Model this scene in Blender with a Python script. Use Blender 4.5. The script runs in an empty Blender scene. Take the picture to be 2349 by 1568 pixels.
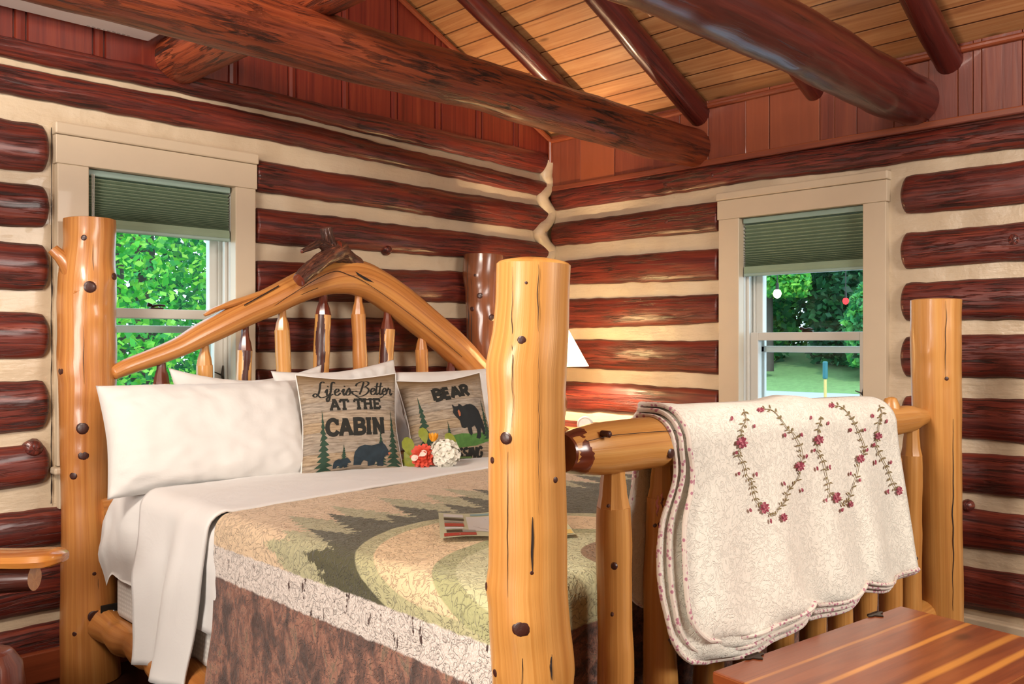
import bpy, bmesh, math, random
import numpy as np
from mathutils import Vector, Matrix, noise
random.seed(7)
PI = math.pi
C = bpy.context.scene.collection

# ------------------------------------------------------------------ camera model
FOC, CX, CY, H = 2000.0, 1174.5, 784.0, 1.2
ANG = math.atan2(2025.0, FOC)
CA, SA = math.cos(ANG), math.sin(ANG)          # forward = (CA, SA, 0), right = (SA, -CA, 0)
RIGHT = Vector((SA, -CA, 0)); FWD = Vector((CA, SA, 0)); UP = Vector((0, 0, 1))

def ray(x, y):
    lx, lz = (x-CX)/FOC, -(y-CY)/FOC
    return Vector((lx*SA+CA, -lx*CA+SA, lz))
EYE = Vector((0, 0, H))
def at_x(x, y, X):
    d = ray(x, y); return EYE + d*(X/d.x)
def at_y(x, y, Y):
    d = ray(x, y); return EYE + d*(Y/d.y)
def at_z(x, y, z):
    d = ray(x, y); return EYE + d*((z-H)/d.z)
def at_d(x, y, depth):
    return EYE + ray(x, y)*depth
def depth_of(p):
    return p[0]*CA + p[1]*SA

# ------------------------------------------------------------------ colours, materials
def lin(h):
    h = h.lstrip('#'); out = []
    for i in (0, 2, 4):
        c = int(h[i:i+2], 16)/255
        out.append(c/12.92 if c <= .04045 else ((c+.055)/1.055)**2.4)
    return (*out, 1.0)

class NT:
    """small helper around one node tree"""
    def __init__(s, name):
        s.m = bpy.data.materials.new(name); s.m.use_nodes = True
        s.t = s.m.node_tree; s.t.nodes.clear()
        s.out = s.n('ShaderNodeOutputMaterial')
        s.b = s.n('ShaderNodeBsdfPrincipled')
        s.l(s.b.outputs[0], s.out.inputs[0])
    def n(s, kind, **kw):
        o = s.t.nodes.new(kind)
        for k, v in kw.items(): setattr(o, k, v)
        return o
    def l(s, a, b): s.t.links.new(a, b)
    def put(s, sock, v):
        if hasattr(v, 'is_linked') or hasattr(v, 'links'): s.l(v, sock)
        else: sock.default_value = v
    def math(s, op, a, b=0.0, c=0.0, clamp=False):
        o = s.n('ShaderNodeMath', operation=op); o.use_clamp = clamp
        s.put(o.inputs[0], a); s.put(o.inputs[1], b)
        if op in ('MULTIPLY_ADD', 'SMOOTH_MIN', 'COMPARE'): s.put(o.inputs[2], c)
        return o.outputs[0]
    def uv(s):
        return s.n('ShaderNodeTexCoord').outputs['UV']
    def objco(s):
        return s.n('ShaderNodeTexCoord').outputs['Object']
    def pos(s):
        return s.n('ShaderNodeNewGeometry').outputs['Position']
    def rnd(s):
        return s.n('ShaderNodeObjectInfo').outputs['Random']
    def attr(s, name):
        return s.n('ShaderNodeAttribute', attribute_name=name).outputs['Fac']
    def sep(s, v):
        o = s.n('ShaderNodeSeparateXYZ'); s.l(v, o.inputs[0]); return o.outputs
    def comb(s, x, y, z=0.0):
        o = s.n('ShaderNodeCombineXYZ'); s.put(o.inputs[0], x); s.put(o.inputs[1], y); s.put(o.inputs[2], z); return o.outputs[0]
    def scale(s, v, sx, sy, sz=1.0, shift=None):
        o = s.n('ShaderNodeVectorMath', operation='MULTIPLY'); s.l(v, o.inputs[0]); o.inputs[1].default_value = (sx, sy, sz)
        r = o.outputs[0]
        if shift is not None:
            q = s.n('ShaderNodeVectorMath', operation='ADD'); s.l(r, q.inputs[0]); s.l(shift, q.inputs[1]); r = q.outputs[0]
        return r
    def noise(s, v, scale=1.0, detail=3.0, rough=.55, dist=0.0):
        o = s.n('ShaderNodeTexNoise'); s.l(v, o.inputs['Vector'])
        o.inputs['Scale'].default_value = scale; o.inputs['Detail'].default_value = detail
        o.inputs['Roughness'].default_value = rough; o.inputs['Distortion'].default_value = dist
        return o.outputs['Fac']
    def vor(s, v, scale, feature='F1', rnd=1.0):
        o = s.n('ShaderNodeTexVoronoi', feature=feature); s.l(v, o.inputs['Vector'])
        o.inputs['Scale'].default_value = scale; o.inputs['Randomness'].default_value = rnd
        return o.outputs['Distance']
    def ramp(s, f, stops, interp='LINEAR'):
        o = s.n('ShaderNodeValToRGB'); s.l(f, o.inputs[0]); r = o.color_ramp; r.interpolation = interp
        while len(r.elements) < len(stops): r.elements.new(.5)
        for e, (p, c) in zip(r.elements, stops):
            e.position = p; e.color = lin(c) if isinstance(c, str) else (c, c, c, 1)
        return o.outputs[0]
    def mix(s, f, a, b, mode='MIX'):
        o = s.n('ShaderNodeMix', data_type='RGBA', blend_type=mode)
        s.put(o.inputs[0], f)
        for sock, v in ((o.inputs[6], a), (o.inputs[7], b)):
            if isinstance(v, str): sock.default_value = lin(v)
            elif isinstance(v, tuple): sock.default_value = v
            else: s.l(v, sock)
        return o.outputs[2]
    def step(s, v, lo, hi):
        o = s.n('ShaderNodeMapRange'); s.l(v, o.inputs[0]); s.put(o.inputs[1], lo); s.put(o.inputs[2], hi); o.clamp = True
        return o.outputs[0]
    def bump(s, hgt, strength=.3, dist=.01):
        o = s.n('ShaderNodeBump'); s.l(hgt, o.inputs['Height']); o.inputs['Strength'].default_value = strength
        o.inputs['Distance'].default_value = dist
        s.l(o.outputs[0], s.b.inputs['Normal']); return o
    def col(s, v):
        if isinstance(v, str): s.b.inputs['Base Color'].default_value = lin(v)
        else: s.l(v, s.b.inputs['Base Color'])
    def set(s, **kw):
        names = {'rough': 'Roughness', 'metal': 'Metallic', 'coat': 'Coat Weight', 'coatr': 'Coat Roughness', 'spec': 'Specular IOR Level', 'sheen': 'Sheen Weight',
                 'trans': 'Transmission Weight', 'sub': 'Subsurface Weight'}
        for k, v in kw.items(): s.put(s.b.inputs[names[k]], v)
        return s

def plain(name, c, rough=.5, metal=0.0, var=.12, scale=40.0, bump=0.0, coat=0.0):
    t = NT(name); co = t.objco()
    n = t.noise(co, scale, 4)
    base = lin(c); dk = tuple(x*(1-var) for x in base[:3])+(1,); lt = tuple(min(1, x*(1+var)) for x in base[:3])+(1,)
    t.col(t.mix(n, dk, lt)); t.set(rough=rough, metal=metal, coat=coat)
    if bump: t.bump(n, bump, .004)
    return t.m

def wood(name, stops, along=1.2, across=28.0, streak=None, streak_amt=.7, streak_along=2.5, streak_across=55.0, streak_lo=.56,
         rough=.3, coat=.3, bump=.25, blotch=.35, blotch_col=None, fine=.25, spec=.5):
    """log / board wood in UV metres: u runs with the grain"""
    t = NT(name)
    r = t.rnd(); sh = t.comb(t.math('MULTIPLY', r, 37.0), t.math('MULTIPLY', r, 91.0), t.math('MULTIPLY', r, 13.0))
    uv = t.uv()
    g = t.noise(t.scale(uv, along, across, 1, sh), 1.0, 4, .6, .6)
    c = t.ramp(g, stops)
    big = t.noise(t.scale(uv, 1.6, 5, 1, sh), 1.0, 3, .5, .3)
    if blotch_col:
        c = t.mix(t.math('MULTIPLY', t.step(big, .45, .75), blotch), c, blotch_col)
    else:
        c = t.mix(blotch, c, t.ramp(big, [(.25, .55), (.75, 1.0)]), 'MULTIPLY')
    f = t.noise(t.scale(uv, along*6, across*9, 1, sh), 1.0, 2)
    c = t.mix(fine, c, t.ramp(f, [(.3, .55), (.7, 1.0)]), 'MULTIPLY')
    if streak:
        s1 = t.noise(t.scale(uv, streak_along, streak_across, 1, sh), 1.0, 5, .62, .5)
        m = t.step(s1, streak_lo, streak_lo+.1)
        s2 = t.noise(t.scale(uv, 3.0, 6.0, 1, sh), 1.0, 2)
        m = t.math('MULTIPLY', m, t.step(s2, .35, .6))
        c = t.mix(t.math('MULTIPLY', m, streak_amt), c, streak)
        hgt = t.math('SUBTRACT', t.math('MULTIPLY', g, .6), t.math('MULTIPLY', m, .8))
    else:
        hgt = t.math('ADD', t.math('MULTIPLY', g, .6), t.math('MULTIPLY', f, .25))
    t.col(c)
    t.set(rough=rough, coat=coat, coatr=.15, spec=spec)
    t.bump(hgt, bump, .006)
    return t.m

# ------------------------------------------------------------------ objects
def props(o, label=None, cat=None, group=None, kind=None):
    if label: o['label'] = label
    if cat: o['category'] = cat
    if group: o['group'] = group
    if kind: o['kind'] = kind
    return o

def thing(name, loc, label=None, cat=None, group=None, kind=None):
    o = bpy.data.objects.new(name, None); C.objects.link(o)
    o.empty_display_size = .1; o.location = Vector(loc); o['_loc'] = list(loc)
    return props(o, label, cat, group, kind)

WORLD = {}
def mesh(name, vs, fs, mats, parent=None, uv=None, mi=None, smooth=True, attrs=None):
    """one mesh object from world-space vertices; origin at its box centre"""
    vs = np.asarray([tuple(v) for v in vs], dtype=float) if not isinstance(vs, np.ndarray) else vs
    c = (vs.min(0)+vs.max(0))/2
    me = bpy.data.meshes.new(name)
    me.from_pydata((vs-c).tolist(), [], [tuple(f) for f in fs])
    if not isinstance(mats, (list, tuple)): mats = [mats]
    for m in mats: me.materials.append(m)
    if uv is not None:
        lay = me.uv_layers.new(name='UVMap')
        li = np.zeros(len(me.loops), dtype=np.int32); me.loops.foreach_get('vertex_index', li)
        if callable(uv): raise ValueError
        uva = np.asarray(uv, dtype=float)
        if len(uva) == len(vs): uva = uva[li]
        lay.data.foreach_set('uv', uva.astype(np.float32).ravel())
    if mi is not None: me.polygons.foreach_set('material_index', np.asarray(mi, dtype=np.int32))
    if smooth: me.polygons.foreach_set('use_smooth', [True]*len(me.polygons))
    if attrs:
        for k, a in attrs.items():
            at = me.attributes.new(k, 'FLOAT', 'POINT'); at.data.foreach_set('value', np.asarray(a, dtype=np.float32))
    me.update()
    o = bpy.data.objects.new(name, me); C.objects.link(o)
    w = Vector(c)
    WORLD[o.name] = w
    if parent is not None:
        o.parent = parent
        o.location = w - (WORLD[parent.name] if parent.name in WORLD else parent.location)
    else:
        o.location = w
    return o

def autosmooth(o, ang=35):
    me = o.data
    bm = bmesh.new(); bm.from_mesh(me)
    for e in bm.edges:
        if len(e.link_faces) == 2 and e.calc_face_angle(0) > math.radians(ang): e.smooth = False
    bm.to_mesh(me); bm.free()
    return o

class MB:
    """collects vertices, faces, uvs, material indices"""
    def __init__(s): s.v = []; s.f = []; s.uv = []; s.mi = []
    def add(s, vs, fs, uv=None, m=0):
        k = len(s.v); s.v += [tuple(p) for p in vs]
        s.uv += [tuple(u) for u in uv] if uv is not None else [(p[0]+p[1], p[2]) for p in vs]
        s.f += [tuple(i+k for i in f) for f in fs]; s.mi += [m]*len(fs)
        return s
    def build(s, name, mats, parent=None, smooth=True, sharp=35, solid=False):
        o = mesh(name, s.v, s.f, mats, parent, s.uv, s.mi, smooth)
        if smooth and sharp: autosmooth(o, sharp)
        return o
    def box(s, c, size, axes=None, bev=.003, m=0, grain=0):
        """bevelled box, axes = three unit vectors; uv u along axis number `grain`"""
        ax = axes or (Vector((1, 0, 0)), Vector((0, 1, 0)), Vector((0, 0, 1)))
        c = Vector(c); hx = [q/2 for q in size]; b = min(bev, min(hx)*.6)
        bm = bmesh.new(); bmesh.ops.create_cube(bm, size=1.0)
        for v in bm.verts: v.co = Vector([v.co[i]*2*hx[i] for i in range(3)])
        if b > 0: bmesh.ops.bevel(bm, geom=bm.edges[:], offset=b, segments=2, affect='EDGES', profile=.5)
        bm.verts.index_update()
        vs = []; fs = []; uv = []; k = 0
        oth = [i for i in range(3) if i != grain]
        for f in bm.faces:
            n = f.normal; idx = []
            a = max(range(3), key=lambda i: abs(n[i]))
            for v in f.verts:
                q = v.co; vs.append(c+ax[0]*q.x+ax[1]*q.y+ax[2]*q.z)
                o2 = [i for i in oth if i != a]
                if a == grain: uv.append((q[oth[0]]*.15, q[oth[1]]+3))
                else: uv.append((q[grain], q[o2[0]] + a*1.7))
                idx.append(k); k += 1
            fs.append(idx)
        bm.free()
        return s.add(vs, fs, uv, m)
    def tube(s, path, rad, seg=16, rough=0.0, rscale=4.0, seed=0.0, caps=True, dome=.0, m=0, knots=(), squash=None, capm=None, ref=None):
        P = [Vector(p) for p in path]; n = len(P)
        R = list(rad) if hasattr(rad, '__len__') else [rad]*n
        T = [(P[min(i+1, n-1)]-P[max(i-1, 0)]).normalized() for i in range(n)]
        a = Vector(ref) if ref else (Vector((0, 0, 1)) if abs(T[0].z) < .9 else Vector((0, 1, 0)))
        N = (a - T[0]*a.dot(T[0])).normalized()
        vs = []; uv = []; L = 0.0; fr = []
        for i in range(n):
            if i:
                L += (P[i]-P[i-1]).length
                N = (N - T[i]*N.dot(T[i])).normalized()
            B = T[i].cross(N); fr.append((N.copy(), B))
            for j in range(seg+1):
                th = 2*PI*j/seg
                r = R[i]
                if rough:
                    d = (N*math.cos(th)+B*math.sin(th))
                    q = P[i]+d*r
                    r *= 1+rough*noise.noise(Vector((seed, seed*1.7, seed*.3))+Vector((q.x, q.y, q.z))*rscale) + rough*.4*noise.noise(Vector((seed+9, 0, 0))+q*rscale*2.7)
                sq = 1.0
                dv = N*math.cos(th)*r*(squash[0] if squash else 1) + B*math.sin(th)*r*(squash[1] if squash else 1)
                q = P[i]+dv
                for (kc, kr, ka) in knots:
                    e = (q-Vector(kc)).length/kr
                    if e < 3: q = q + dv.normalized()*ka*math.exp(-e*e)
                vs.append(q); uv.append((L, j/seg*2*PI*max(R)))
        fs = []
        w = seg+1
        for i in range(n-1):
            for j in range(seg):
                fs.append((i*w+j, i*w+j+1, (i+1)*w+j+1, (i+1)*w+j))
        s.add(vs, fs, uv, m)
        if caps:
            for end in (0, n-1):
                sg = -1 if end == 0 else 1
                ring = [vs[end*w+j] for j in range(seg)]
                c = sum((Vector(q) for q in ring), Vector())/seg
                rings = []
                # slightly rounded edge then flat
                v2 = []; u2 = []; f2 = []
                for q in ring: v2.append(q); u2.append((q.x*.2 if False else 0.0, 0.0))
                for k, (sc, hh) in enumerate(((.93, .35), (.8, .6), (.4, 1.0))):
                    for q in ring: v2.append(c+(Vector(q)-c)*sc + T[end]*sg*dome*hh)
                v2.append(c+T[end]*sg*dome)
                u2 = [((Vector(q)-c).length*3, math.atan2((Vector(q)-c).dot(fr[end][1]), (Vector(q)-c).dot(fr[end][0]))*.02) for q in v2]
                for k in range(3):
                    for j in range(seg):
                        q = (k*seg+j, k*seg+(j+1) % seg, (k+1)*seg+(j+1) % seg, (k+1)*seg+j)
                        f2.append(q if sg > 0 else q[::-1])
                for j in range(seg):
                    q = (3*seg+j, 3*seg+(j+1) % seg, 4*seg)
                    f2.append(q if sg > 0 else q[::-1])
                s.add(v2, f2, u2, m if capm is None else capm)
        return s

def cat(pts, n=8):
    """Catmull-Rom resample of any-dimensional control points"""
    P = [Vector(p) for p in pts]; out = []
    for i in range(len(P)-1):
        p0 = P[i-1] if i else P[0]*2-P[1]; p1, p2 = P[i], P[i+1]; p3 = P[i+2] if i+2 < len(P) else P[-1]*2-P[-2]
        for k in range(n):
            t = k/n
            out.append(.5*((2*p1)+(p2-p0)*t+(2*p0-5*p1+4*p2-p3)*t*t+(3*p1-p0-3*p2+p3)*t**3))
    out.append(P[-1]); return out

def interp(x, xs, ys):
    return float(np.interp(x, xs, ys))

def grid(nu, nv):
    f = []
    for i in range(nu-1):
        for j in range(nv-1):
            a = i*nv+j; f.append((a, a+1, a+nv+1, a+nv))
    return f

# ------------------------------------------------------------------ materials
M = {}
M['log'] = wood('dark red varnished wall log', [(.28, '#3a1210'), (.45, '#5f211a'), (.6, '#7c3022'), (.8, '#96482d')], along=2.2, across=46,
                streak='#1f0b0a', streak_amt=.88, streak_along=6.5, streak_across=80, streak_lo=.50, rough=.40, coat=.22, bump=.7, blotch=.45)
M['beam'] = wood('brown stained beam log', [(.25, '#54200f'), (.45, '#84381d'), (.65, '#a04c29'), (.9, '#b3613a')], along=2.4, across=52,
                 streak='#190b08', streak_amt=.95, streak_along=7.5, streak_across=62, streak_lo=.505, rough=.45, coat=.12, bump=1.0, blotch=.4)
M['beam_dark'] = wood('dark red brown beam log', [(.25, '#33100d'), (.5, '#561d17'), (.75, '#702a1e'), (.95, '#834029')], along=1.8, across=34,
                 streak='#150707', streak_amt=.8, streak_along=4.0, streak_across=50, streak_lo=.56, rough=.34, coat=.35, bump=.4, blotch=.5)
M['chink'] = None
t = NT('cream painted chinking'); p = t.pos()
n1 = t.noise(p, 3.0, 3); n2 = t.noise(p, 26.0, 5, .6)
n3 = t.noise(t.scale(p, 7, 7, 40), 1.0, 4)
c = t.ramp(n1, [(.3, '#bfab90'), (.55, '#ccb99d'), (.8, '#d5c5ab')])
c = t.mix(t.math('MULTIPLY', t.step(n2, .60, .78), .35), c, '#a88e6c')
t.col(c); t.set(rough=.34, coat=.15); t.bump(t.math('ADD', t.math('MULTIPLY', n2, .7), t.math('MULTIPLY', n3, .9)), .55, .008)
M['chink'] = t.m
M['trim'] = plain('cream painted window trim', '#c9b79d', .42, var=.05, scale=9, bump=.12, coat=.1)
M['sash'] = plain('white painted sash', '#c9c6bd', .4, var=.04, scale=12, bump=.08)
M['gable'] = wood('dark red bead board', [(.2, '#521611'), (.5, '#722619'), (.8, '#8a3a22'), (1, '#9a4a28')], along=1.1, across=42, rough=.38, coat=.2, bump=.15, blotch=.4, fine=.35)
t = NT('cedar eave boards'); isl = t.n('ShaderNodeNewGeometry').outputs['Random Per Island']
uv = t.uv(); sh = t.comb(t.math('MULTIPLY', isl, 31.0), t.math('MULTIPLY', isl, 77.0), 0.0)
g = t.noise(t.scale(uv, 1.5, 24, 1, sh), 1.0, 4, .6, 1.2)
c = t.ramp(g, [(.2, '#4a1d17'), (.5, '#6c3024'), (.8, '#84442d')])
c = t.mix(t.ramp(isl, [(0, 0.0), (.45, .1), (.7, .5), (1, .75)]), c, '#9a5230')
t.col(c); t.set(rough=.4, coat=.15); t.bump(g, .2, .004); M['eave'] = t.m
# tongue and groove ceiling: uv u = along board, v = across
t = NT('knotty pine ceiling boards'); uv = t.uv(); sx = t.sep(uv)
BW = .098
q = t.math('DIVIDE', sx[1], BW); row = t.math('FLOOR', q); fr = t.math('FRACT', q)
wn = t.n('ShaderNodeTexWhiteNoise', noise_dimensions='1D'); t.l(row, wn.inputs['W']); rr = wn.outputs['Value']
sh = t.comb(t.math('MULTIPLY', rr, 53.0), t.math('MULTIPLY', rr, 29.0), 0.0)
g = t.noise(t.scale(uv, 1.3, 30, 1, sh), 1.0, 4, .6, 1.4)
c = t.ramp(g, [(.2, '#955c3a'), (.45, '#ba7f50'), (.7, '#cd9866'), (.95, '#d6a878')])
c = t.mix(.6, c, t.ramp(rr, [(0, .62), (1, 1.0)]), 'MULTIPLY')
kn = t.vor(t.scale(uv, 3.0, 9.0, 1, sh), 1.0); km = t.math('SUBTRACT', 1.0, t.step(kn, .03, .13))
c = t.mix(t.math('MULTIPLY', km, .75), c, '#4e2a16')
bl = t.noise(t.scale(uv, 1.2, 2.2), 1.0, 3); c = t.mix(.35, c, t.ramp(bl, [(.3, .5), (.7, 1.0)]), 'MULTIPLY')
edge = t.math('MINIMUM', fr, t.math('SUBTRACT', 1.0, fr)); gm = t.step(edge, .0, .05)
c = t.mix(t.math('SUBTRACT', 1.0, gm), c, '#3a1a0e')
t.col(c); t.set(rough=.38, coat=.2); t.bump(gm, .6, .006); M['ceil'] = t.m
M['redtrim'] = wood('warm red wood trim', [(.2, '#6e2f1a'), (.6, '#93482a'), (1, '#a95c36')], across=30, rough=.35, coat=.3, bump=.1)
M['floor'] = wood('dark floor boards', [(.2, '#1d0f0a'), (.6, '#3a2014'), (1, '#4c2c1a')], across=22, rough=.3, coat=.3, bump=.15)
M['bed'] = wood('golden varnished pine log', [(.2, '#a86c32'), (.42, '#c68a45'), (.6, '#d39a54'), (.85, '#dcac68')], along=.7, across=58, rough=.37, coat=.3, bump=.25, blotch=.35, fine=.22, blotch_col='#b8742f')
M['bed_head'] = wood('orange varnished cedar log', [(.2, '#985a28'), (.42, '#bc7a3e'), (.6, '#cc8c4a'), (.85, '#d89f5e')], along=.8, across=48, rough=.34, coat=.35, bump=.28, blotch=.45, fine=.28, blotch_col='#9a5526')
M['bed_shaded'] = wood('shaded varnished cedar log', [(.15, '#5e321c'), (.42, '#7e4a2b'), (.65, '#94583a'), (.9, '#a56a48')], along=.9, across=24, rough=.26, coat=.5, bump=.18, blotch=.4, fine=.18)  # darker browns put the shade on the far head post into its colour
M['bed_streak'] = wood('two tone cedar spindle', [(.2, '#a86a35'), (.55, '#cc9050'), (.85, '#dcab70')], along=.6, across=14, streak='#3a160f', streak_amt=.95, streak_along=.9, streak_across=13, streak_lo=.49, rough=.3, coat=.4, bump=.2)
M['tenon'] = wood('red brown spindle tenon', [(.2, '#4e1d12'), (.6, '#74341f'), (1, '#8e4c2c')], across=20, rough=.25, coat=.5, bump=.1)
M['bark'] = wood('dark rough bark', [(.25, '#38201a'), (.48, '#63392c'), (.62, '#875039'), (.8, '#bb7a4c')], along=12, across=70, rough=.45, coat=.2, bump=1.2, streak='#170a09', streak_along=16, streak_across=70, streak_lo=.47)
M['knot'] = plain('dark polished knot', '#3c1a11', .42, var=.4, scale=60, bump=.3, coat=.12)
M['crack'] = plain('dark drying crack', '#1c0d07', .7, var=.2)
M['stubend'] = plain('red sawn branch end', '#6a2a1a', .3, var=.25, scale=50, coat=.5)
M['metal_dark'] = plain('blackened steel', '#2c2a27', .45, metal=.6, var=.2)
M['bolt'] = plain('zinc bolt', '#a9adb0', .3, metal=.9)
M['bronze'] = plain('dark bronze', '#33261b', .4, metal=.6, var=.25)
M['chest'] = None
# ================================================================== ROOM
YW, XW = 3.40, 3.665            # chinking planes of the left and right walls
XMIN, YMIN = -1.95, -2.6
EAVE, SLOPE, RIDGE = 2.36, .474, .9

def roof_z(x):
    return EAVE+SLOPE*(XW-x) if x >= RIDGE else EAVE+SLOPE*(XW-RIDGE)-SLOPE*(RIDGE-x)

def quad_grid(fn, us, vs_):
    """patch fn(u,v)->point"""
    V = []; U = []
    for u in us:
        for v in vs_: V.append(fn(u, v)); U.append((u, v))
    return V, grid(len(us), len(vs_)), U

def lins(a, b, step):
    n = max(2, int(abs(b-a)/step)+1); return [a+(b-a)*i/(n-1) for i in range(n)]

def wall_panel(name, P, w0, w1, z0, z1, hole, mat, flip, rough=.005):
    """plaster / chinking plane with a window hole; P(w, d, z) -> world"""
    b = MB()
    def patch(a0, a1, c0, c1):
        def fn(w, z):
            q = P(w, 0, z); d = rough*(noise.noise(q*9)+.6*noise.noise(q*23))
            return P(w, d, z)
        V, F, U = quad_grid(fn, lins(a0, a1, .025), lins(c0, c1, .025))
        if flip: F = [f[::-1] for f in F]
        b.add(V, F, U)
    if hole:
        h0, h1, k0, k1 = hole
        patch(w0, h0, z0, z1); patch(h1, w1, z0, z1); patch(h0, h1, z0, k0); patch(h0, h1, k1, z1)
    else: patch(w0, w1, z0, z1)
    return b.build(name, mat, sharp=0)

PL = lambda w, d, z: Vector((w, YW+d, z))        # left wall, w = X, d outwards
PR = lambda w, d, z: Vector((XW+d, -w, z))       # right wall, w = -Y, d outwards

floor = mesh('floor', *(lambda g: (g[0], g[1], M['floor'], None, g[2]))(quad_grid(lambda u, v: Vector((u, v, 0)), [XMIN, XW+.1], [YMIN, YW+.1])))
props(floor, kind='structure')

W1 = dict(w0=1.030, w1=1.816, z0=.600, z1=1.989, i0=1.1437, i1=1.7195, iz1=1.842, sill=.752, rail=1.312, head=1.842, cap=1.945)
W2 = dict(w0=-2.278, w1=-1.472, z0=.560, z1=1.910, i0=-2.163, i1=-1.575, iz1=1.782, sill=.715, rail=1.226, head=1.782, cap=1.872)

wall_left = wall_panel('wall_left', PL, XMIN, XW+.02, -.02, 2.30, (W1['i0']-.02, W1['i1']+.02, W1['sill']-.02, W1['iz1']+.03), M['chink'], False)
wall_right = wall_panel('wall_right', PR, -YW-.02, -YMIN, -.02, 2.10, (W2['i0']-.02, W2['i1']+.02, W2['sill']-.02, W2['iz1']+.03), M['chink'], False)
for o in (wall_left, wall_right): props(o, kind='structure')

def wall_log(P, wall, w0, w1, top, bot, ends=('round', 'round'), bulge=.036, seed=0.0, flip=False, mat='log'):
    """half round log lying in the chinking; top/bot give the visible edges along w"""
    ss = lins(w0, w1, .02)
    for e_ in ((.002, .005, .009, .014, .022) if ends[0] != 'none' else ()): ss.append(w0+e_)
    for e_ in ((.002, .005, .009, .014, .022) if ends[1] != 'none' else ()): ss.append(w1-e_)
    ss = sorted(ss); n = len(ss)-1; nt = 15
    V = []; U = []; s0 = seed*3.3
    for i in range(n+1):
        w = ss[i]
        e = 1.0
        for d, k in ((w-w0, ends[0]), (w1-w, ends[1])):
            E = .032 if k == 'round' else (.008 if k == 'tight' else 0)
            if E and d < E: e = min(e, math.sqrt(max(.0, 1-((E-d)/E)**2.2))*.97+.03)
        zt, zb = top(w), bot(w)
        zt += .007*noise.noise(Vector((w*2.2, seed, 1)))+.004*noise.noise(Vector((w*14, seed, 1))); zb += .007*noise.noise(Vector((w*2.2, seed, 5)))+.004*noise.noise(Vector((w*14, seed, 5)))
        zc, rz = (zt+zb)/2, (zt-zb)/2*e
        for j in range(nt):
            th = -PI*.62 + PI*1.24*j/(nt-1)
            q = noise.noise(Vector((w*5, th*1.2, seed)))*.09 + noise.noise(Vector((w*16, th*3.5, seed+4)))*.07
            dd = -(math.cos(th))*bulge*(e**.7)*(1+q)
            V.append(P(w, dd, zc+rz*math.sin(th)/math.sin(PI*.62)*(1.0 if abs(th) > PI/2 else 1.0)*(1.04 if abs(th) < PI/2 else .98)))
            U.append((w+s0, th*rz*1.15+seed))
    F = grid(n+1, nt)
    F = [f[::-1] for f in F] if not flip else F
    return mesh('log', V, F, M[mat], wall, U)

# ---- left wall logs: (top y, bottom y) in the photograph at three columns x = 50, 600, 1230, turned into heights on the wall
YL = YW-.012
def zl(x, y): return at_y(x, y, YL).z
def xl(x): return at_y(x, 784, YL).x
XS = [xl(50), xl(600), xl(1230)]
rows = [((90, 137), (205, 249), (345, 393)),
        ((159, 219), (263, 317), (414, 446)),
        ((281, 386), (370, 437), (471, 526)),
        ((427, 518), (480, 553), (556, 602)),
        ((561, 659), (602, 686), (636, 692)),
        ((721, 820), (733, 806), (733, 799)),
        ((878, 984), (852, 930), (837, 905)),
        ((1025, 1114), (975, 1050), (945, 1010)),
        ((1176, 1256), (1105, 1172), (1050, 1115)),
        ((1310, 1408), (1215, 1297), (1155, 1225)),
        ((1442, 1515), (1330, 1395), (1260, 1330))]
for k, r in enumerate(rows):
    zt = [zl(x, r[i][0]) for i, x in enumerate((50, 600, 1230))]; zb = [zl(x, r[i][1]) for i, x in enumerate((50, 600, 1230))]
    top = lambda w, zt=zt: interp(w, XS, zt); bot = lambda w, zb=zb: interp(w, XS, zb)
    end = XW-.030
    if 2 <= k <= 7:
        wall_log(PL, wall_left, XMIN, W1['w0']-.014, top, bot, ('none', 'round'), seed=k+.3)
        wall_log(PL, wall_left, W1['w1']+.004, end, top, bot, ('tight', 'round'), seed=k+.7)
    else:
        wall_log(PL, wall_left, XMIN, end, top, bot, ('none', 'round'), seed=k+.3, bulge=.036)
# ---- right wall logs at columns x = 1330, 1640, 2330
XR = XW-.012
def zr(x, y): return at_x(x, y, XR).z
def wr(x): return -at_x(x, 784, XR).y
WS = [wr(1330), wr(1640), wr(2330)]
rows = [((415, 473), (378, 426), (270, 338)),
        ((507, 557), (466, 527), (374, 463)),
        ((597, 649), (573, 640), (515, 596)),
        ((688, 749), (677, 738), (640, 730)),
        ((782, 841), (785, 854), (769, 864)),
        ((878, 940), (895, 962), (920, 1012)),
        ((968, 1030), (1000, 1070), (1050, 1138)),
        ((1062, 1120), (1105, 1175), (1184, 1267)),
        ((1150, 1215), (1210, 1285), (1320, 1412))]
for k, r in enumerate(rows):
    zt = [zr(x, r[i][0]) for i, x in enumerate((1330, 1640, 2330))]; zb = [zr(x, r[i][1]) for i, x in enumerate((1330, 1640, 2330))]
    top = lambda w, zt=zt: interp(w, WS, zt); bot = lambda w, zb=zb: interp(w, WS, zb)
    st = -YW+.022
    if 1 <= k <= 6:
        wall_log(PR, wall_right, st, W2['w0']-.004, top, bot, ('round', 'tight'), seed=k+20.3, flip=False)
        wall_log(PR, wall_right, W2['w1']+.045, -YMIN, top, bot, ('round', 'none'), seed=k+20.7)
    else:
        wall_log(PR, wall_right, st, -YMIN, top, bot, ('round', 'none'), seed=k+20.3, bulge=.036)
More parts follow.
